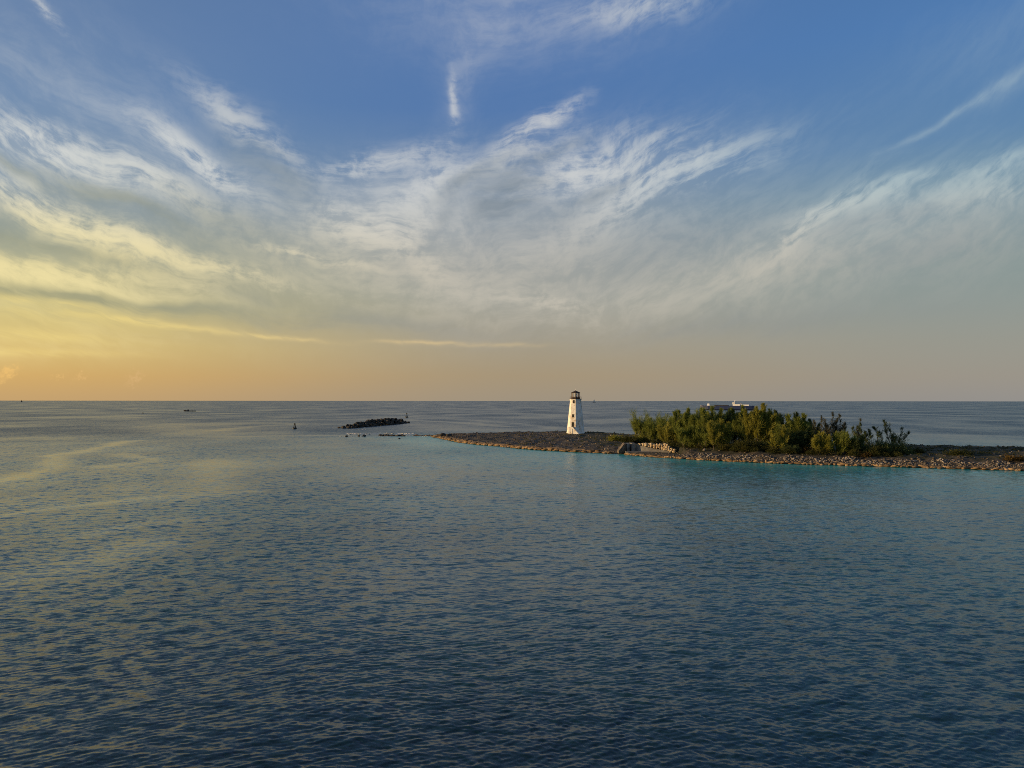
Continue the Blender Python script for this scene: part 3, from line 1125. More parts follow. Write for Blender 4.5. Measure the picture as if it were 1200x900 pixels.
# ------------------------------------------------------------------ lighthouse
def lighthouse():
    p = at_z(674.6, 508.3, 2.5)
    zb = 2.5
    k = p.y / F
    root = empty('lighthouse', (p.x, p.y, zb - 0.5))
    tag(root, 'white octagonal lighthouse with rusty black lantern room', 'lighthouse')
    look = math.atan2(-p.y, -p.x)          # towards the ship
    rot = look                              # an arris faces the ship
    c8 = math.cos(math.pi / 8)
    R0, R1, H = 10.5 * k, 6.15 * k, 40.3 * k + 0.5
    mb = MB()
    mb.lathe([(R0 * 1.03, 0.0), (R0 * 1.015, 1.2), (R0 * 0.985, 1.3), (R1 + 0.15, H - 0.6), (R1 + 0.15, H - 0.45), (R1 + 0.32, H - 0.3), (R1 + 0.32, H)], 8, rot)
    wall = mb.build('tower_wall', M['plaster'], root)

    def face(side, zc, w, h, name, lateral=0.0, d=0.06, mat='opening'):
        """an opening frame and dark reveal on the face whose normal is `side` * 22.5 deg from the ship"""
        a = look + math.radians(side)
        r = float(np.interp(zc, [1.3, H - 0.6], [R0 * 0.985, R1 + 0.15])) * c8
        n = Vector((math.cos(a), math.sin(a), 0))
        u = Vector((-math.sin(a), math.cos(a), 0))
        slope = (R0 * 0.985 - R1 - 0.15) * c8 / (H - 1.9)
        up = Vector((-n.x * slope, -n.y * slope, 1)).normalized()
        nn = u.cross(up).normalized()
        c = n * r + Vector((0, 0, zc)) + u * lateral
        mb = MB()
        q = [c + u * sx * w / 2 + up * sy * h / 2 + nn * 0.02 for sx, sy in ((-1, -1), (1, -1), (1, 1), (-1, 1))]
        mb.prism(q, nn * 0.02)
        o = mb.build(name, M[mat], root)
        fr = MB()
        t_ = 0.08
        for sx in (-1, 1):
            cc = c + u * sx * (w / 2 + t_ / 2)
            fr.prism([cc + u * i * t_ / 2 + up * j * (h / 2) - nn * 0.05 for i, j in ((-1, -1), (1, -1), (1, 1), (-1, 1))], nn * (0.05 + d))
        for sy in (-1, 1):
            cc = c + up * sy * (h / 2 + t_ / 2)
            fr.prism([cc + u * i * (w / 2 + t_) + up * j * t_ / 2 - nn * 0.05 for i, j in ((-1, -1), (1, -1), (1, 1), (-1, 1))], nn * (0.05 + d + 0.02))
        fr.build('surround', M['plaster'], o)
        return o
    # angle sign: +22.5 is clockwise seen from above -> find which side is to the ship's left
    left = -22.5 if (Vector((math.cos(look - 0.39), math.sin(look - 0.39))).x < Vector((math.cos(look + 0.39), math.sin(look + 0.39))).x) else 22.5
    zpx = lambda py: (508.3 - py) * k + 0.5
    tag(face(left, zpx(470.8), 0.85, 1.5, 'window', -0.15 * (1 if left > 0 else -1)))
    tag(face(left, zpx(487.2), 1.0, 1.45, 'window'))
    door = face(left, zpx(497.3), 1.25, 2.2, 'door')
    face(-left, zpx(497.0), 0.4, 1.3, 'window', d=0.10, mat='plaster')
    # entrance stair running down along the lit face
    a = look + math.radians(left)
    n = Vector((math.cos(a), math.sin(a), 0))
    u = Vector((-math.sin(a), math.cos(a), 0))
    if u.x < 0: u = -u
    z1 = zpx(500.1)
    r = R0 * c8
    st = MB()
    base = n * (r + 1.25)
    poly = [base - u * 1.5 + Vector((0, 0, 0)), base + u * 3.9, base + u * 3.9 + Vector((0, 0, 0.4)), base + u * 0.6 + Vector((0, 0, z1)), base - u * 1.5 + Vector((0, 0, z1))]
    st.prism(poly, -n * 1.6)
    stair = st.build('entrance_stair', M['plaster'], root)
    steps = 9
    for i in range(steps):
        t = (i + 0.5) / steps
        mb = MB()
        c = base - n * 0.7 + u * (0.6 + 3.3 * t) + Vector((0, 0, z1 + (0.4 - z1) * t + 0.08))
        mb.box(c, (0.42, 1.0, 0.22), math.atan2(u.y, u.x))
        mb.build('step', M['plaster'], stair)
    for s in (-0.9, 0.35):
        mb = MB()
        c = base + u * s + n * 0.12
        mb.prism([c + u * i * 0.16 + Vector((0, 0, zz)) for i, zz in ((-1, 0.2), (1, 0.2), (1, z1 * 0.78), (-1, z1 * 0.78))], -n * 0.3)
        mb.build('buttress', M['plaster'], stair)
    # gallery, lantern
    Rg = 7.0 * k
    mb = MB()
    mb.lathe([(R1 + 0.2, H + 0.003), (Rg, H + 0.12), (Rg, H + 0.3), (R1 - 0.5, H + 0.34)], 16, rot)
    gal = mb.build('gallery', M['iron'], root)
    mb = MB()
    for i in range(16):
        aa = rot + 2 * math.pi * i / 16
        mb.box(((Rg - 0.12) * math.cos(aa), (Rg - 0.12) * math.sin(aa), H + 0.3 + 0.5), (0.06, 0.06, 1.0), aa)
    for zz in (0.75, 1.28):
        for i in range(16):
            a0, a1 = rot + 2 * math.pi * i / 16, rot + 2 * math.pi * (i + 1) / 16
            mb.tube([((Rg - 0.12) * math.cos(a0), (Rg - 0.12) * math.sin(a0), H + zz), ((Rg - 0.12) * math.cos(a1), (Rg - 0.12) * math.sin(a1), H + zz)], [0.03, 0.03], 4)
    mb.build('railing', M['iron_red'], gal)
    Rl = 5.0 * k
    mb = MB()
    mb.lathe([(Rl + 0.08, H + 0.34), (Rl + 0.05, H + 0.98), (Rl - 0.12, H + 1.0)], 8, rot)
    lan = mb.build('lantern_base', M['iron'], root)
    zt = H + 1.0 + 5.0 * k
    for i in range(8):
        aa = rot + 2 * math.pi * i / 8
        mb = MB()
        mb.box((Rl * 0.97 * math.cos(aa), Rl * 0.97 * math.sin(aa), (H + 1.0 + zt) / 2), (0.2, 0.2, zt - H - 1.0), aa)
        mb.build('lantern_post', M['iron_red'], root)
        a1 = rot + 2 * math.pi * (i + 1) / 8
        mb = MB()
        q0, q1 = Vector((Rl * 0.93 * math.cos(aa), Rl * 0.93 * math.sin(aa), 0)), Vector((Rl * 0.93 * math.cos(a1), Rl * 0.93 * math.sin(a1), 0))
        nrm = (q0 + q1).normalized()
        e = (q1 - q0).normalized() * 0.12
        mb.prism([q0 + e + Vector((0, 0, H + 1.01)), q1 - e + Vector((0, 0, H + 1.01)), q1 - e + Vector((0, 0, zt - 0.02)), q0 + e + Vector((0, 0, zt - 0.02))], -nrm * 0.03)
        mb.build('pane', M['glass'], lan)
    mb = MB()
    mb.lathe([(0.55, H + 1.0), (0.55, H + 1.7), (0.35, H + 1.75), (0.5, H + 2.1), (0.5, H + 2.6), (0.2, H + 2.75)], 12, rot)
    mb.build('lamp', M['iron'], root)
    mb = MB()
    mb.lathe([(Rl + 0.12, zt), (Rl + 0.15, zt + 0.18), (Rl * 0.62, zt + 0.62), (0.28, zt + 0.98), (0.24, zt + 1.15), (0.05, zt + 1.2)], 8, rot)
    roof = mb.build('roof', M['iron'], root)
    mb = MB()
    mb.lathe([(0.06, zt + 1.15), (0.06, zt + 1.35), (0.17, zt + 1.45), (0.17, zt + 1.6), (0.04, zt + 1.7), (0.02, zt + 2.3)], 8)
    mb.build('finial', M['ship_white'], roof)


lighthouse()


# ------------------------------------------------------------------ ruined landing
def ruin():
    P = at_z
    YR = 257.5
    k = YR / F
    a = P(737, 531.0, 0.7)
    root = empty('ruined_landing', (a.x, YR, 0.3))
    tag(root, 'ruined concrete landing with dark open slots at the water edge', 'ruin')
    X = lambda px: at_y(px, 525, YR).x - a.x
    top = 3.3
    mb = MB()
    mb.prism([(X(724.5), -1.5, 0.0), (X(733), -1.0, 0.0), (X(733), -1.0, top), (X(731.5), -1.0, top), (X(724.5), -1.5, 0.9)], (0, 4.5, 0))
    mb.build('side_wall', M['rock_ground'], root)
    for px, w, h in ((735.6, 3.4, 3.25), (742.0, 4.6, 3.4)):
        mb = MB()
        mb.box((X(px), 1.5, h / 2), (w * k, 4.0, h), 0.03, 0.97)
        mb.build('pier', M['concrete'], root)
    mb = MB()
    mb.box((X(739), 4.1, 1.6), (15 * k, 1.0, 3.2))
    mb.build('back_wall', M['concrete'], root)
    mb = MB()
    mb.box((X(752), -2.6, 0.55), (40 * k, 2.2, 0.4), -0.02)
    mb.build('quay_slab', M['concrete'], root)
    # retaining wall
    w0, w1 = P(745.6, 529.0, 0.9), P(789.5, 529.4, 0.9)
    r2 = empty('retaining_wall', (w0.x, w0.y, 0.75))
    tag(r2, 'long cream masonry retaining wall with a broken sunlit top', 'wall')
    d = (w1 - w0)
    Lw = Vector((d.x, d.y)).length
    Lw *= 1.05
    r2.rotation_euler = (0, 0, math.atan2(d.y, d.x) - 0.33)
    mb = MB()
    mb.prism([(0, 0, 0), (Lw * 0.92, 0, 0), (Lw * 0.8, 0, 0.7), (Lw * 0.45, 0, 1.3), (Lw * 0.08, 0, 2.2), (0, 0, 2.3)], (0, 0.7, 0))
    mb.build('face_wall', M['concrete'], r2)
    rng = np.random.default_rng(77)
    xx = 0.5
    while xx < Lw - 0.3:
        w = rng.uniform(0.6, 1.35)
        c = xx + w / 2
        zb = float(np.interp(c, [0, Lw * 0.08, Lw * 0.45, Lw * 0.8, Lw], [2.3, 2.2, 1.3, 0.7, 0.0]))
        tp = float(np.interp(c, [0, 1.5, 5, 9, Lw - 2.0, Lw], [2.6, 3.1, 3.05, 3.0, 2.5, 1.3])) + rng.normal(0, 0.18)
        courses = max(1, int(round((tp - zb) / 0.8)))
        for q in range(courses):
            h = (tp - zb) / courses
            v = rock_verts(rng, (w * 0.66, 0.72, h * 0.66), ICO2)
            o = np_mesh('masonry_block', v, ICO2[1], M['concrete_warm'], r2)
            o.location = (c + rng.normal(0, 0.06), 0.45 + rng.normal(0, 0.14) + 0.18 * q, zb + h * (q + 0.5))
        xx += w


ruin()


# ------------------------------------------------------------------ trees
def sprays(rng, P0, D, length, width):
    """thin needle tufts: one slim folded blade per tuft; arrays of origins and directions"""
    n = len(P0)
    D = D / np.linalg.norm(D, axis=1, keepdims=True)
    r = rng.normal(size=(n, 3))
    W = np.cross(D, r)
    W /= np.linalg.norm(W, axis=1, keepdims=True) + 1e-9
    L = length[:, None]
    w = width[:, None]
    a = P0
    b = P0 + D * L * 0.45 + W * w * 0.5
    c = P0 + D * L
    d = P0 + D * L * 0.45 - W * w * 0.5
    V = np.stack([a, b, c, d], 1).reshape(-1, 3)
    Fc = np.arange(n * 4).reshape(-1, 4)
    return V, Fc


def casuarina(px, top, base_py, leaders, width_px, label, mat, seed, dens=1.0, lean=0.0, depth=0.0, low=0.10, name='casuarina_tree', cat='tree', needle=1.0):
    """a feathery pine: several leaders, ascending limbs, needle tufts"""
    rng = np.random.default_rng(seed)
    p = on_ground(px, base_py)
    y = p.y + depth
    x = p.x * y / p.y
    zb = gz(x, y) - 0.05
    k = y / F
    ztop = at_y(px, top, y).z
    H = max(ztop - zb, 1.0)
    Wd = width_px * (1.55 if dens > 0.7 else 1.35) * k
    root = empty(name, (x, y, zb))
    tag(root, label, cat, 'casuarina grove on the island')
    wood = MB()
    PO, DI, LE, WI = [], [], [], []
    leaders = leaders + 1 if width_px > 13 else leaders
    for s in range(leaders):
        f = 0 if leaders == 1 else (s / (leaders - 1) - 0.5)
        hh = H * (1.0 if s == leaders // 2 else rng.uniform(0.62, 0.97))
        bx0 = f * Wd * 0.40
        tx = lean * H + f * Wd * 0.30 + rng.normal(0, 0.06) * Wd
        ty = rng.normal(0, 0.22) * Wd
        bend = rng.uniform(0.8, 1.5)
        hs = np.linspace(0, 1, 9)
        sw = rng.normal(0, 0.012 * hh, (9, 2)).cumsum(0) * 0.5
        pts = np.stack([bx0 + tx * hs ** bend + sw[:, 0] * hs, ty * hs ** bend + sw[:, 1] * hs, hh * hs], 1)
        wood.tube([tuple(q) for q in pts], [max(0.02, 0.016 * hh * (1 - 0.93 * q)) for q in hs], 5)
        nb = int(hh * 5.6 * dens) + 5
        for b_ in range(nb):
            h = low + (1 - low) * rng.random() ** 0.8
            h = min(h, 0.985)
            p0 = np.array([np.interp(h, hs, pts[:, i]) for i in range(3)])
            shape = (np.sin(min(1.0, (h - low) / 0.30 + 0.55) * math.pi / 2)) * (1 - h) ** 0.85 * 1.3 + 0.06
            BL = max(0.4, Wd * (0.62 if leaders == 1 else 0.36) * shape * rng.uniform(0.3, 1.1) * (1.7 if rng.random() < 0.14 else 1.0))
            az_ = rng.uniform(0, 2 * math.pi)
            up = rng.uniform(0.5, 1.5) + 1.2 * h
            d0 = np.array([math.cos(az_), math.sin(az_), up])
            d0 /= np.linalg.norm(d0)
            nt_ = 5
            tt = np.linspace(0, 1, nt_)
            cur = p0 + np.outer(tt * BL, d0) + np.outer(tt ** 2 * BL * 0.22, [0, 0, 1])
            if BL > 0.7:
                wood.tube([tuple(q) for q in cur[[0, 2, 4]]], [0.035 + 0.006 * BL, 0.025, 0.01], 3)
            ns = int((21 + 25 * BL) * needle * (0.6 if dens < 0.45 else 1.0))
            u = rng.random(ns) ** 0.75
            O = np.stack([np.interp(u, tt, cur[:, i]) for i in range(3)], 1) + rng.normal(0, 0.07 + 0.05 * BL, (ns, 3))
            dd = d0 * 0.9 + np.array([0, 0, 0.35]) + rng.normal(0, 0.48, (ns, 3))
            PO.append(O); DI.append(dd)
            LE.append(rng.uniform(0.5, 1.2, ns) * (0.8 + 0.25 * min(BL, 2)))
            WI.append(rng.uniform(0.05, 0.115, ns))
        # pointed tip
        ns = 26
        O = pts[-1] - np.outer(rng.random(ns) * 0.9, (pts[-1] - pts[-2]) / np.linalg.norm(pts[-1] - pts[-2]))
        PO.append(O); DI.append(np.array([tx * 0.05, 0, 1.0]) + rng.normal(0, 0.25, (ns, 3)))
        LE.append(rng.uniform(0.4, 0.9, ns)); WI.append(rng.uniform(0.06, 0.12, ns))
    wood.build('trunk', M['bark'], root)
    V, Fc = sprays(rng, np.concatenate(PO), np.concatenate(DI), np.concatenate(LE), np.concatenate(WI))
    keep = V[:, 2] > 0.15
    V[:, 2] = np.maximum(V[:, 2], 0.12)
    np_mesh('crown', V, Fc, M[mat], root)
    return len(Fc)


def shrub(px, base_py, w_px, h_px, label, mat, seed, depth=0.0, dens=1.0, name='shrub', cat='shrub', twigs=0):
    rng = np.random.default_rng(seed)
    p = on_ground(px, base_py)
    y = p.y + depth
    x = p.x * y / p.y
    zb = gz(x, y) - 0.05
    k = y / F
    W, H = w_px * k / 2, h_px * k
    root = empty(name, (x, y, zb))
    tag(root, label, cat, 'low shrubs on the island')
    wood = MB()
    PO, DI, LE, WI = [], [], [], []
    nb = int((26 + 9 * W * H) * dens)
    lobes = [(rng.normal(0, 0.45) * W, rng.normal(0, 0.35) * W, rng.uniform(0.55, 1.0)) for _ in range(5)]
    for b_ in range(nb):
        lx, ly, lh = lobes[b_ % 5]
        a = rng.uniform(0, 6.283)
        e = rng.uniform(0.05, 1.0)
        tip = np.array([lx + math.cos(a) * W * 0.6 * math.sqrt(1 - e * e * 0.8), ly + math.sin(a) * W * 0.6 * math.sqrt(1 - e * e * 0.8), H * lh * e * rng.uniform(0.75, 1.05)])
        st_ = np.array([lx * 0.25, ly * 0.25, 0.0])
        if b_ % 3 == 0:
            wood.tube([tuple(st_), tuple((st_ + tip) / 2 + np.array([0, 0, 0.15 * H])), tuple(tip)], [0.05, 0.03, 0.012], 3)
        ns = int(30 * (0.8 + 0.2 * W))
        u = 1 - rng.random(ns) ** 1.6 * 0.6
        O = st_ + (tip - st_) * u[:, None] + rng.normal(0, 0.20 + 0.05 * W, (ns, 3))
        PO.append(O)
        DI.append(rng.normal(0, 0.7, (ns, 3)) + (tip - st_) / (np.linalg.norm(tip - st_) + 0.01) + np.array([0, 0, 0.35]))
        LE.append(rng.uniform(0.22, 0.55, ns)); WI.append(rng.uniform(0.10, 0.22, ns))
    for t in range(twigs):
        a = rng.normal(0, 0.5)
        hh = H * rng.uniform(1.2, 1.9)
        q = np.array([rng.normal(0, 0.4) * W, 0, H * 0.3])
        tip = q + np.array([a, rng.normal(0, 0.3), 1.0]) * hh * 0.6
        wood.tube([tuple(q), tuple((q + tip) / 2), tuple(tip)], [0.05, 0.035, 0.015], 3)
        ns = 40
        u = rng.random(ns)
        PO.append(q + (tip - q) * u[:, None] + rng.normal(0, 0.10, (ns, 3)))
        DI.append((tip - q) / np.linalg.norm(tip - q) + rng.normal(0, 0.5, (ns, 3)))
        LE.append(rng.uniform(0.25, 0.55, ns)); WI.append(rng.uniform(0.06, 0.13, ns))
    wood.build('stem', M['bark'], root)
    V, Fc = sprays(rng, np.concatenate(PO), np.concatenate(DI), np.concatenate(LE), np.concatenate(WI))
    V[:, 2] = np.maximum(V[:, 2], 0.08)
    np_mesh('foliage', V, Fc, M[mat], root)


# ---- the grove, from the lighthouse side to the open end
T = casuarina
T(757, 493, 517.5, 4, 30, 'low airy olive casuarina at the lighthouse end of the grove', 'leaf_olive', 1, 0.85, 0.0, 3, 0.08)
T(772, 494, 519, 4, 26, 'bushy olive casuarina, second tree from the lighthouse end', 'leaf_olive', 2, 0.95, 0.0, 6, 0.05)
T(791, 483, 522, 3, 24, 'airy leaning casuarina, first tall one from the lighthouse end', 'leaf_olive', 3, 0.75, 0.02, 8, 0.18)
T(785, 500, 523.5, 3, 18, 'short olive casuarina in front of the first tall leaning one', 'leaf_gold', 4, 0.95, 0.0, 2, 0.04)
T(804, 481, 524, 3, 22, 'tall olive casuarina above the end of the masonry wall', 'leaf_olive', 5, 1.1, 0.0, 8, 0.06)
T(816, 480, 525, 3, 22, 'tall spire-topped olive casuarina left of the ship behind', 'leaf_olive', 6, 1.1, 0.0, 9, 0.06)
T(808, 503, 526, 3, 22, 'short bushy casuarina on the rubble edge near the wall end', 'leaf_olive', 7, 1.0, 0.0, 1.5, 0.03)
T(827, 484, 526, 3, 20, 'olive casuarina just left of the ship stern', 'leaf_olive', 8, 1.1, 0.0, 8, 0.05)
T(833, 478, 527, 3, 22, 'pointed tall casuarina covering the left end of the ship', 'leaf_olive', 9, 1.1, 0.0, 9, 0.06)
T(843, 494, 528, 3, 20, 'pointed golden-green front casuarina below the blue hull', 'leaf_gold', 10, 1.1, 0.0, 2.0, 0.06)
T(828, 506, 527, 3, 20, 'low olive casuarina at the foot of the pointed tall one', 'leaf_olive', 110, 1.0, 0.0, 2.0, 0.03)
T(853, 481, 527, 3, 22, 'dark green casuarina under the middle of the blue hull', 'leaf_dark', 11, 0.85, 0.0, 14, 0.10)
T(864, 482, 527, 3, 22, 'dark gappy casuarina below the ship wheelhouse', 'leaf_dark', 12, 0.7, 0.0, 16, 0.10)
T(873, 477, 528, 3, 18, 'spiky tall casuarina at the right end of the ship', 'leaf_olive', 13, 0.95, 0.0, 11, 0.12)
T(884, 478, 529, 3, 22, 'tall golden casuarina with a double spire right of the ship', 'leaf_gold', 14, 1.05, 0.0, 9, 0.12)
T(894, 475, 530, 3, 20, 'tallest golden casuarina in the middle of the grove', 'leaf_gold', 15, 1.1, 0.0, 9, 0.12)
T(901, 481, 530, 3, 20, 'golden casuarina right beside the tallest one', 'leaf_gold', 16, 1.05, 0.0, 8, 0.12)
T(909, 483, 530, 3, 20, 'dark casuarina with a nodding tip behind the golden trees', 'leaf_dark', 17, 1.0, -0.10, 13, 0.08)
T(912.5, 501, 531.3, 2, 12, 'narrow golden column tree standing forward on the rubble', 'leaf_gold', 18, 1.25, 0.0, 0.8, 0.03)
T(921, 488, 531, 3, 20, 'mid green casuarina behind the narrow golden column', 'leaf_olive', 19, 1.0, 0.0, 9, 0.06)
T(930, 484, 531.5, 3, 18, 'dark plumed casuarina leaning towards the lighthouse', 'leaf_dark', 20, 0.95, -0.10, 11, 0.06)
T(941, 487, 532, 3, 20, 'green casuarina with a sunlit left flank, right of the dark plume', 'leaf_olive', 21, 0.95, -0.03, 9, 0.06)
T(949, 494, 532, 3, 18, 'thin topped green casuarina before the sparse end of the grove', 'leaf_dark', 22, 0.8, 0.04, 9, 0.05)
T(935, 508, 532, 3, 24, 'low dark casuarina filling the foot of the right grove', 'leaf_dark', 122, 1.1, 0.0, 4, 0.03)
T(963, 488, 533, 2, 16, 'sparse grey green casuarina with bare forked top', 'leaf_grey', 23, 0.36, -0.04, 10, 0.10)
T(975, 485, 533, 3, 18, 'tallest sparse grey casuarina towards the open end', 'leaf_grey', 24, 0.36, -0.05, 11, 0.15)
T(986, 487, 533, 2, 14, 'thin wispy casuarina beside the tallest sparse one', 'leaf_grey', 25, 0.36, -0.05, 11, 0.15)
T(999, 492, 533.5, 2, 12, 'slim upright sparse casuarina with a bare pale stem', 'leaf_grey', 26, 0.36, -0.01, 10, 0.10)
T(1011, 497, 534, 2, 14, 'leaning sparse casuarina left of the open gap', 'leaf_dark', 27, 0.36, -0.14, 10, 0.05)
T(1024, 505, 534, 2, 14, 'small drooping casuarina in the open gap', 'leaf_dark', 28, 0.36, -0.20, 10, 0.05)
T(962, 509, 533.8, 3, 14, 'short rusty gold casuarina at the rubble edge', 'leaf_gold', 29, 1.1, 0.0, 1.2, 0.03)
T(976, 509, 534, 2, 13, 'short olive casuarina right of the rusty gold one', 'leaf_olive', 30, 1.1, 0.0, 2.0, 0.03)
T(990, 509, 534.3, 3, 18, 'short bushy casuarina under the thin wispy one', 'leaf_olive', 31, 1.1, 0.0, 2.5, 0.03)
T(1003, 513, 534.8, 3, 16, 'short dark casuarina under the slim upright one', 'leaf_dark', 32, 1.1, 0.0, 3.0, 0.03)
# the lone leaning tree at the open end
T(1046, 494, 532, 2, 17, 'lone leaning tree at the open right end of the grove', 'leaf_dark', 33, 0.36, -0.34, 8, 0.12)
T(1050, 503, 532, 2, 15, 'lower tree leaning right beside the lone leaning one', 'leaf_dark', 34, 0.36, 0.42, 8, 0.12)

shrub(722, 516.5, 20, 7, 'low yellow green shrub nearest the lighthouse', 'leaf_gold', 51, 2, 1.0, twigs=1)
shrub(735, 518, 22, 8.5, 'olive shrub with tall twigs beside the ruined landing', 'leaf_shrub', 52, 3, 1.0, twigs=4)
shrub(748, 518.5, 20, 9, 'shrub above the dark slots of the landing', 'leaf_gold', 53, 1.5, 1.0, twigs=2)
shrub(877, 529.5, 40, 13, 'broad dark green shrub at the foot of the golden trees', 'leaf_shrub', 54, 2.5, 1.3)
shrub(858, 528.5, 22, 10, 'dark rounded shrub left of the broad one', 'leaf_shrub', 55, 3.0, 1.2)
shrub(898, 530.5, 20, 12, 'nearly black shrub left of the narrow golden column', 'leaf_dark', 56, 4.0, 1.2)
shrub(926, 531.5, 20, 8, 'small dark shrub right of the narrow golden column', 'leaf_dark', 57, 2.0, 1.0)
shrub(945, 532.3, 22, 7, 'rusty low shrub on top of the rubble bank', 'leaf_rust', 58, 2.0, 1.0)
shrub(1014, 535, 22, 11, 'dark shrub under the leaning sparse tree', 'leaf_dark', 59, 4.0, 1.1)
shrub(1027, 535.3, 18, 13, 'yellow green shrub left of the lone leaning tree', 'leaf_shrub', 60, 2.5, 1.1)
shrub(1037, 534.5, 24, 16, 'dark shrub clump at the foot of the lone leaning tree', 'leaf_dark', 61, 6, 1.2)
shrub(1052, 534.5, 26, 12, 'dark spreading shrub right of the lone leaning tree', 'leaf_dark', 62, 6, 1.1)
shrub(1012, 537, 20, 5, 'rusty creeping shrub along the rubble under the dark shrub', 'leaf_rust', 63, 1.0, 0.9)
shrub(1078, 532, 20, 8, 'small olive shrub with two bare twigs on open ground', 'leaf_shrub', 64, 4, 0.9, twigs=3)
shrub(1122, 534.5, 26, 7, 'yellowish flat shrub on the open ground near the right edge', 'leaf_shrub', 65, 3, 0.9)
shrub(1188, 543, 30, 5, 'rusty brown low scrub at the right edge of the picture', 'leaf_rust', 66, 2, 0.8)


def ground_scrub():
    rng = np.random.default_rng(404)
    PO, DI, LE, WI = [], [], [], []
    xx = rng.uniform(2, 200, 1500)
    fy, by = front_y(xx), back_y(xx)
    y0 = fy + np.where(xx > 40, 8.5, 6)
    yy = y0 + (by - 5 - y0) * rng.random(1500)
    zz = ground_z(xx, yy)
    for x, y, z in zip(xx, yy, zz):
        if x < 30 and rng.random() < 0.55: continue
        s = rng.uniform(0.35, 1.0)
        ns = 26
        O = np.array([x, y, z]) + rng.normal(0, 1, (ns, 3)) * np.array([0.7 * s, 0.7 * s, 0.10])
        PO.append(O); DI.append(rng.normal(0, 0.8, (ns, 3)) + np.array([0, 0, 0.9]))
        LE.append(rng.uniform(0.2, 0.5, ns) * (0.6 + s * 0.6)); WI.append(rng.uniform(0.08, 0.2, ns))
    V, Fc = sprays(rng, np.concatenate(PO), np.concatenate(DI), np.concatenate(LE), np.concatenate(WI))
    o = np_mesh('ground_scrub', V, Fc, M['leaf_shrub'])
    tag(o, 'low dark scrub carpeting the island ground', 'scrub', kind='stuff')


ground_scrub()


def undergrowth():
    """the dark tangle that closes the foot of the grove"""
    rng = np.random.default_rng(505)
    PO, DI, LE, WI = [], [], [], []
    for k in range(230):
        px = rng.uniform(752, 1056)
        py = float(np.interp(px, [752, 790, 830, 900, 1000, 1056], [518, 524, 527.5, 531, 534.8, 535.5])) - rng.random() ** 1.5 * 7
        p = on_ground(px, py)
        s = rng.uniform(0.7, 1.7) * float(np.interp(px, [960, 1050], [1, 0.75]))
        ns = int(170 * s)
        d = rng.normal(size=(ns, 3))
        d /= np.linalg.norm(d, axis=1, keepdims=True)
        d[:, 2] = np.abs(d[:, 2])
        PO.append(np.array(p) + d * np.array([1.1, 1.0, 1.15]) * s * rng.uniform(0.5, 1.0, (ns, 1)))
        DI.append(d + rng.normal(0, 0.5, (ns, 3)) + np.array([0, 0, 0.4]))
        LE.append(rng.uniform(0.25, 0.7, ns)); WI.append(rng.uniform(0.07, 0.16, ns))
    V, Fc = sprays(rng, np.concatenate(PO), np.concatenate(DI), np.concatenate(LE), np.concatenate(WI))
    o = np_mesh('undergrowth', V, Fc, M['leaf_shrub'])
    tag(o, 'dark tangled undergrowth closing the foot of the grove', 'undergrowth', kind='stuff')


undergrowth()


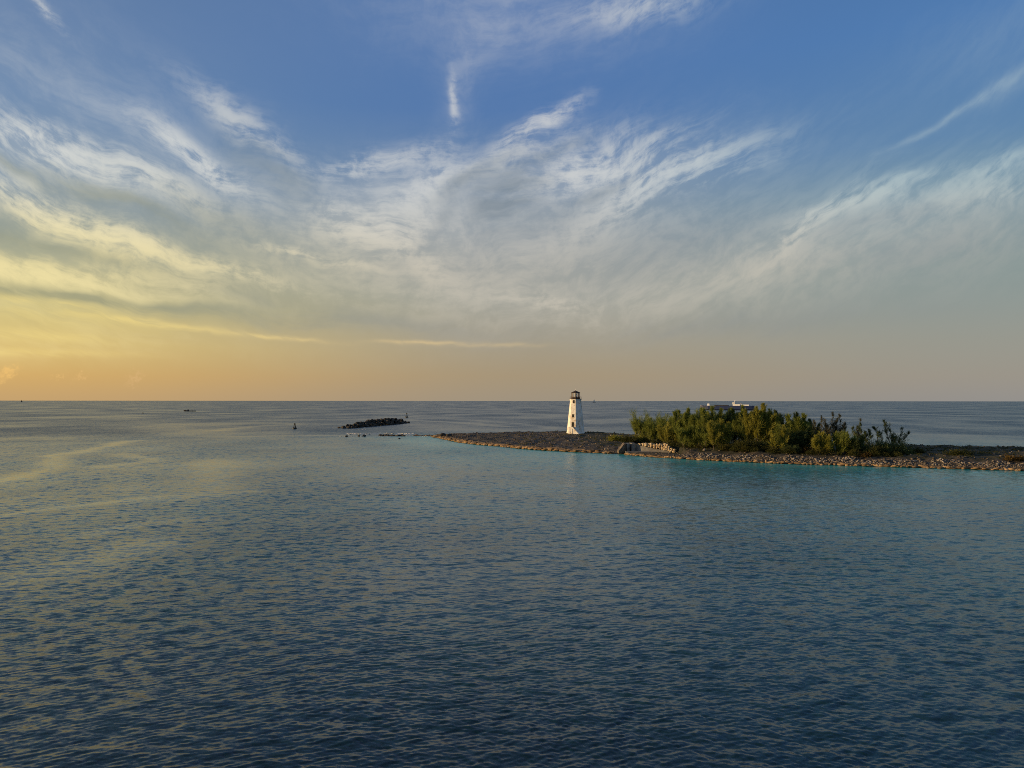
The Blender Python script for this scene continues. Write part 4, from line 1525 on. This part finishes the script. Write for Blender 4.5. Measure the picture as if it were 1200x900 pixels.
# ------------------------------------------------------------------ ships, boats, buoys
def cargo_ship():
    Y = 1500.0
    k = Y / F
    x0, x1 = at_y(824, 476, Y).x, at_y(880, 476, Y).x
    L = x1 - x0
    L /= math.cos(math.radians(24))
    root = empty('cargo_ship', ((x0 + x1) / 2, Y, 0), math.radians(-24))
    tag(root, 'blue hulled coastal ship with white wheelhouse passing behind the trees', 'ship')
    hz = 5.6 * k * 0.9          # deck height
    secs = []
    for t, b, dz in ((0.0, 0.35, 1.2), (0.05, 0.75, 0.8), (0.15, 1.0, 0.25), (0.5, 1.0, 0), (0.85, 1.0, 0), (0.96, 0.8, 0.3), (1.0, 0.62, 0.5)):
        X = -L / 2 + L * t
        B = 7.2 * b
        rake = (1 - t) ** 8 * 3.5
        secs.append([(X + rake, -B * 0.55, -1.0), (X + rake * 0.5, -B, 2.0), (X - rake * 0.3, -B, hz + dz), (X - rake * 0.3, B, hz + dz), (X + rake * 0.5, B, 2.0), (X + rake, B * 0.55, -1.0)])
    mb = MB()
    mb.rings(secs)
    hull = mb.build('hull', M['ship_blue'], root)
    mb = MB()
    mb.box((0.6, 0, 0.35), (L * 0.9, 14.46, 0.5))
    mb.build('boot_stripe', M['ship_dark'], hull)

    def bx(name, px, wpx, z0, hpx, mat, parent=root, d=10.0, taper=1.0):
        mb = MB()
        X = (at_y(px, 476, Y).x - root.location.x) * 1.09
        h = hpx * k
        mb.box((X, 0, z0 + h / 2), (wpx * k, d, h), 0, taper)
        return mb.build(name, M[mat], parent)
    bx('hatch_cover', 846, 16, hz + 0.01, 0.8, 'ship_dark', d=9)
    fc = bx('forecastle', 832.5, 3.2, hz + 0.01, 2.6, 'ship_white', d=8, taper=0.7)
    dh = bx('deckhouse', 862, 8.0, hz + 0.01, 1.9, 'ship_white', d=12)
    wh = bx('wheelhouse', 859.2, 3.0, hz + 1.9 * k + 0.02, 2.2, 'ship_white', d=11, taper=0.92)
    bx('bridge_window', 859.2, 3.06, hz + 3.0 * k, 0.55, 'ship_dark', wh, d=11.06)
    bx('after_house', 871, 9, hz + 0.01, 1.5, 'ship_white', d=12)
    fn = bx('funnel', 866.5, 1.6, hz + 1.5 * k + 0.02, 1.6, 'ship_white', d=4, taper=0.8)
    bx('funnel_band', 866.5, 1.5, hz + 2.5 * k, 0.5, 'ship_blue', fn, d=4.05)
    for px in (856.5, 858.5, 863, 868, 871):
        bx('porthole', px, 0.55, hz + 0.7 * k, 0.5, 'ship_dark', dh if px < 866 else root, d=12.08)
    mb = MB()
    X = at_y(860.2, 476, Y).x - root.location.x
    z = hz + 4.1 * k
    mb.tube([(X, 0, z), (X + 1.6, 0, z + 3.0 * k)], [0.5, 0.22], 5)
    mb.tube([(X + 0.9, -3, z + 1.8 * k), (X + 0.9, 3, z + 1.8 * k)], [0.2, 0.2], 4)
    mb.box((X + 1.3, 0, z + 2.2 * k), (2.4, 0.4, 0.5))
    mb.build('mast', M['ship_white'], root)


cargo_ship()


def dark_boat():
    p = at_z(222, 482.1)
    k = p.y / F
    L = 14.0 * k
    root = empty('work_boat', (p.x, p.y, 0))
    tag(root, 'small dark work boat alone on the far left water', 'boat')
    mb = MB()
    secs = []
    for t, b, z in ((0, 0.1, 2.0), (0.1, 0.7, 1.85), (0.3, 1, 1.6), (0.8, 1, 1.25), (1.0, 0.8, 1.35)):
        X, B = -L / 2 + L * t, 2.6 * b
        r = 1.2 * (1 - t) ** 6
        secs.append([(X + r, -B * 0.5, -0.5), (X, -B, z), (X, B, z), (X + r, B * 0.5, -0.5)])
    mb.rings(secs)
    mb.build('hull', M['ship_dark'], root)
    mb = MB()
    mb.box((-L * 0.36, 0, 2.0), (L * 0.18, 3.2, 0.9), 0, 0.85)
    mb.build('foredeck', M['ship_dark'], root)
    mb = MB()
    mb.box((-L * 0.11, 0, 2.2), (L * 0.09, 2.6, 1.8), 0, 0.85)
    cb = mb.build('cabin', M['ship_dark'], root)
    mb = MB()
    mb.box((-L * 0.11, 0, 2.5), (L * 0.092, 2.5, 0.5), 0, 0.95)
    mb.build('cabin_window', M['glass'], cb)
    mb = MB()
    mb.tube([(-L * 0.10, 0, 3.1), (-L * 0.10, 0, 4.4)], [0.10, 0.05], 5)
    mb.tube([(L * 0.25, 0, 1.3), (L * 0.22, 0, 3.4), (L * 0.30, 0, 4.0)], [0.12, 0.09, 0.05], 5)
    mb.tube([(L * 0.26, 0, 1.3), (L * 0.16, 0, 3.6)], [0.08, 0.05], 5)
    mb.build('derrick', M['ship_dark'], root)


dark_boat()


def buoy(px, py, h_px, label, w=1.0):
    p = at_z(px, py)
    h = h_px * p.y / F
    root = empty('channel_buoy', (p.x, p.y, 0))
    tag(root, label, 'buoy', 'channel buoys')
    r = h * 0.26 * w
    mb = MB()
    mb.lathe([(r * 0.8, -0.4), (r, 0.0), (r, h * 0.16), (r * 0.75, h * 0.24)], 12)
    mb.build('float', M['buoy'], root)
    mb = MB()
    for i in range(4):
        a = math.pi / 4 + i * math.pi / 2
        mb.tube([(r * 0.6 * math.cos(a), r * 0.6 * math.sin(a), h * 0.22), (r * 0.22 * math.cos(a), r * 0.22 * math.sin(a), h * 0.8)], [0.16, 0.13], 4)
    for zz, rr in ((0.45, 0.44), (0.65, 0.31)):
        mb.lathe([(r * rr, h * zz), (r * rr, h * zz + 0.1)], 8)
    mb.build('tower_frame', M['buoy'], root)
    mb = MB()
    mb.lathe([(r * 0.34, h * 0.72), (r * 0.40, h * 0.74), (r * 0.40, h * 0.92), (r * 0.1, h)], 8)
    mb.build('topmark', M['buoy'], root)


buoy(345.3, 502.5, 6.6, 'dark channel buoy alone left of the rock breakwater', 1.5)
buoy(476.6, 489.3, 5.4, 'dark channel buoy beyond the right end of the breakwater', 1.4)
buoy(167.5, 484.6, 1.8, 'tiny dark buoy left of the work boat', 1.4)


def sailboat(px, Y, h_px, label, mat, lean=0.0):
    p = at_y(px, 469.7, Y)
    k = Y / F
    H = h_px * k
    root = empty('sailboat', (p.x, Y, 0))
    tag(root, label, 'sailboat', 'sails on the horizon')
    L = H * 0.8
    mb = MB()
    secs = []
    for t, b in ((0, 0.05), (0.2, 0.7), (0.5, 1), (0.85, 0.9), (1, 0.7)):
        X, B = -L / 2 + L * t, L * 0.13 * b
        secs.append([(X, -B * 0.4, -0.6), (X, -B, L * 0.10), (X, B, L * 0.10), (X, B * 0.4, -0.6)])
    mb.rings(secs)
    mb.build('hull', M['ship_dark'], root)
    mb = MB()
    mb.tube([(-L * 0.05, 0, L * 0.08), (-L * 0.05, 0, H)], [0.012 * H, 0.006 * H], 5)
    mb.build('mast', M['ship_dark'], root)
    mb = MB()
    mb.prism([(-L * 0.03, 0, H * 0.16), (L * 0.42, 0.05 * L, H * 0.17), (L * 0.16, 0.05 * L, H * 0.55), (-L * 0.03, 0, H * 0.97)], (0, 0.006 * H, 0))
    mb.build('mainsail', M[mat], root)
    mb = MB()
    mb.prism([(-L * 0.07, 0, H * 0.80), (-L * 0.46, 0.02 * L, H * 0.13), (-L * 0.10, 0.05 * L, H * 0.15)], (0, 0.006 * H, 0))
    mb.build('jib', M[mat], root)


sailboat(696.3, 7000, 4.6, 'faint sailboat on the horizon right of the lighthouse', 'sail')
sailboat(25.3, 8000, 2.8, 'tiny dark sailboat on the horizon at the far left', 'ship_dark')
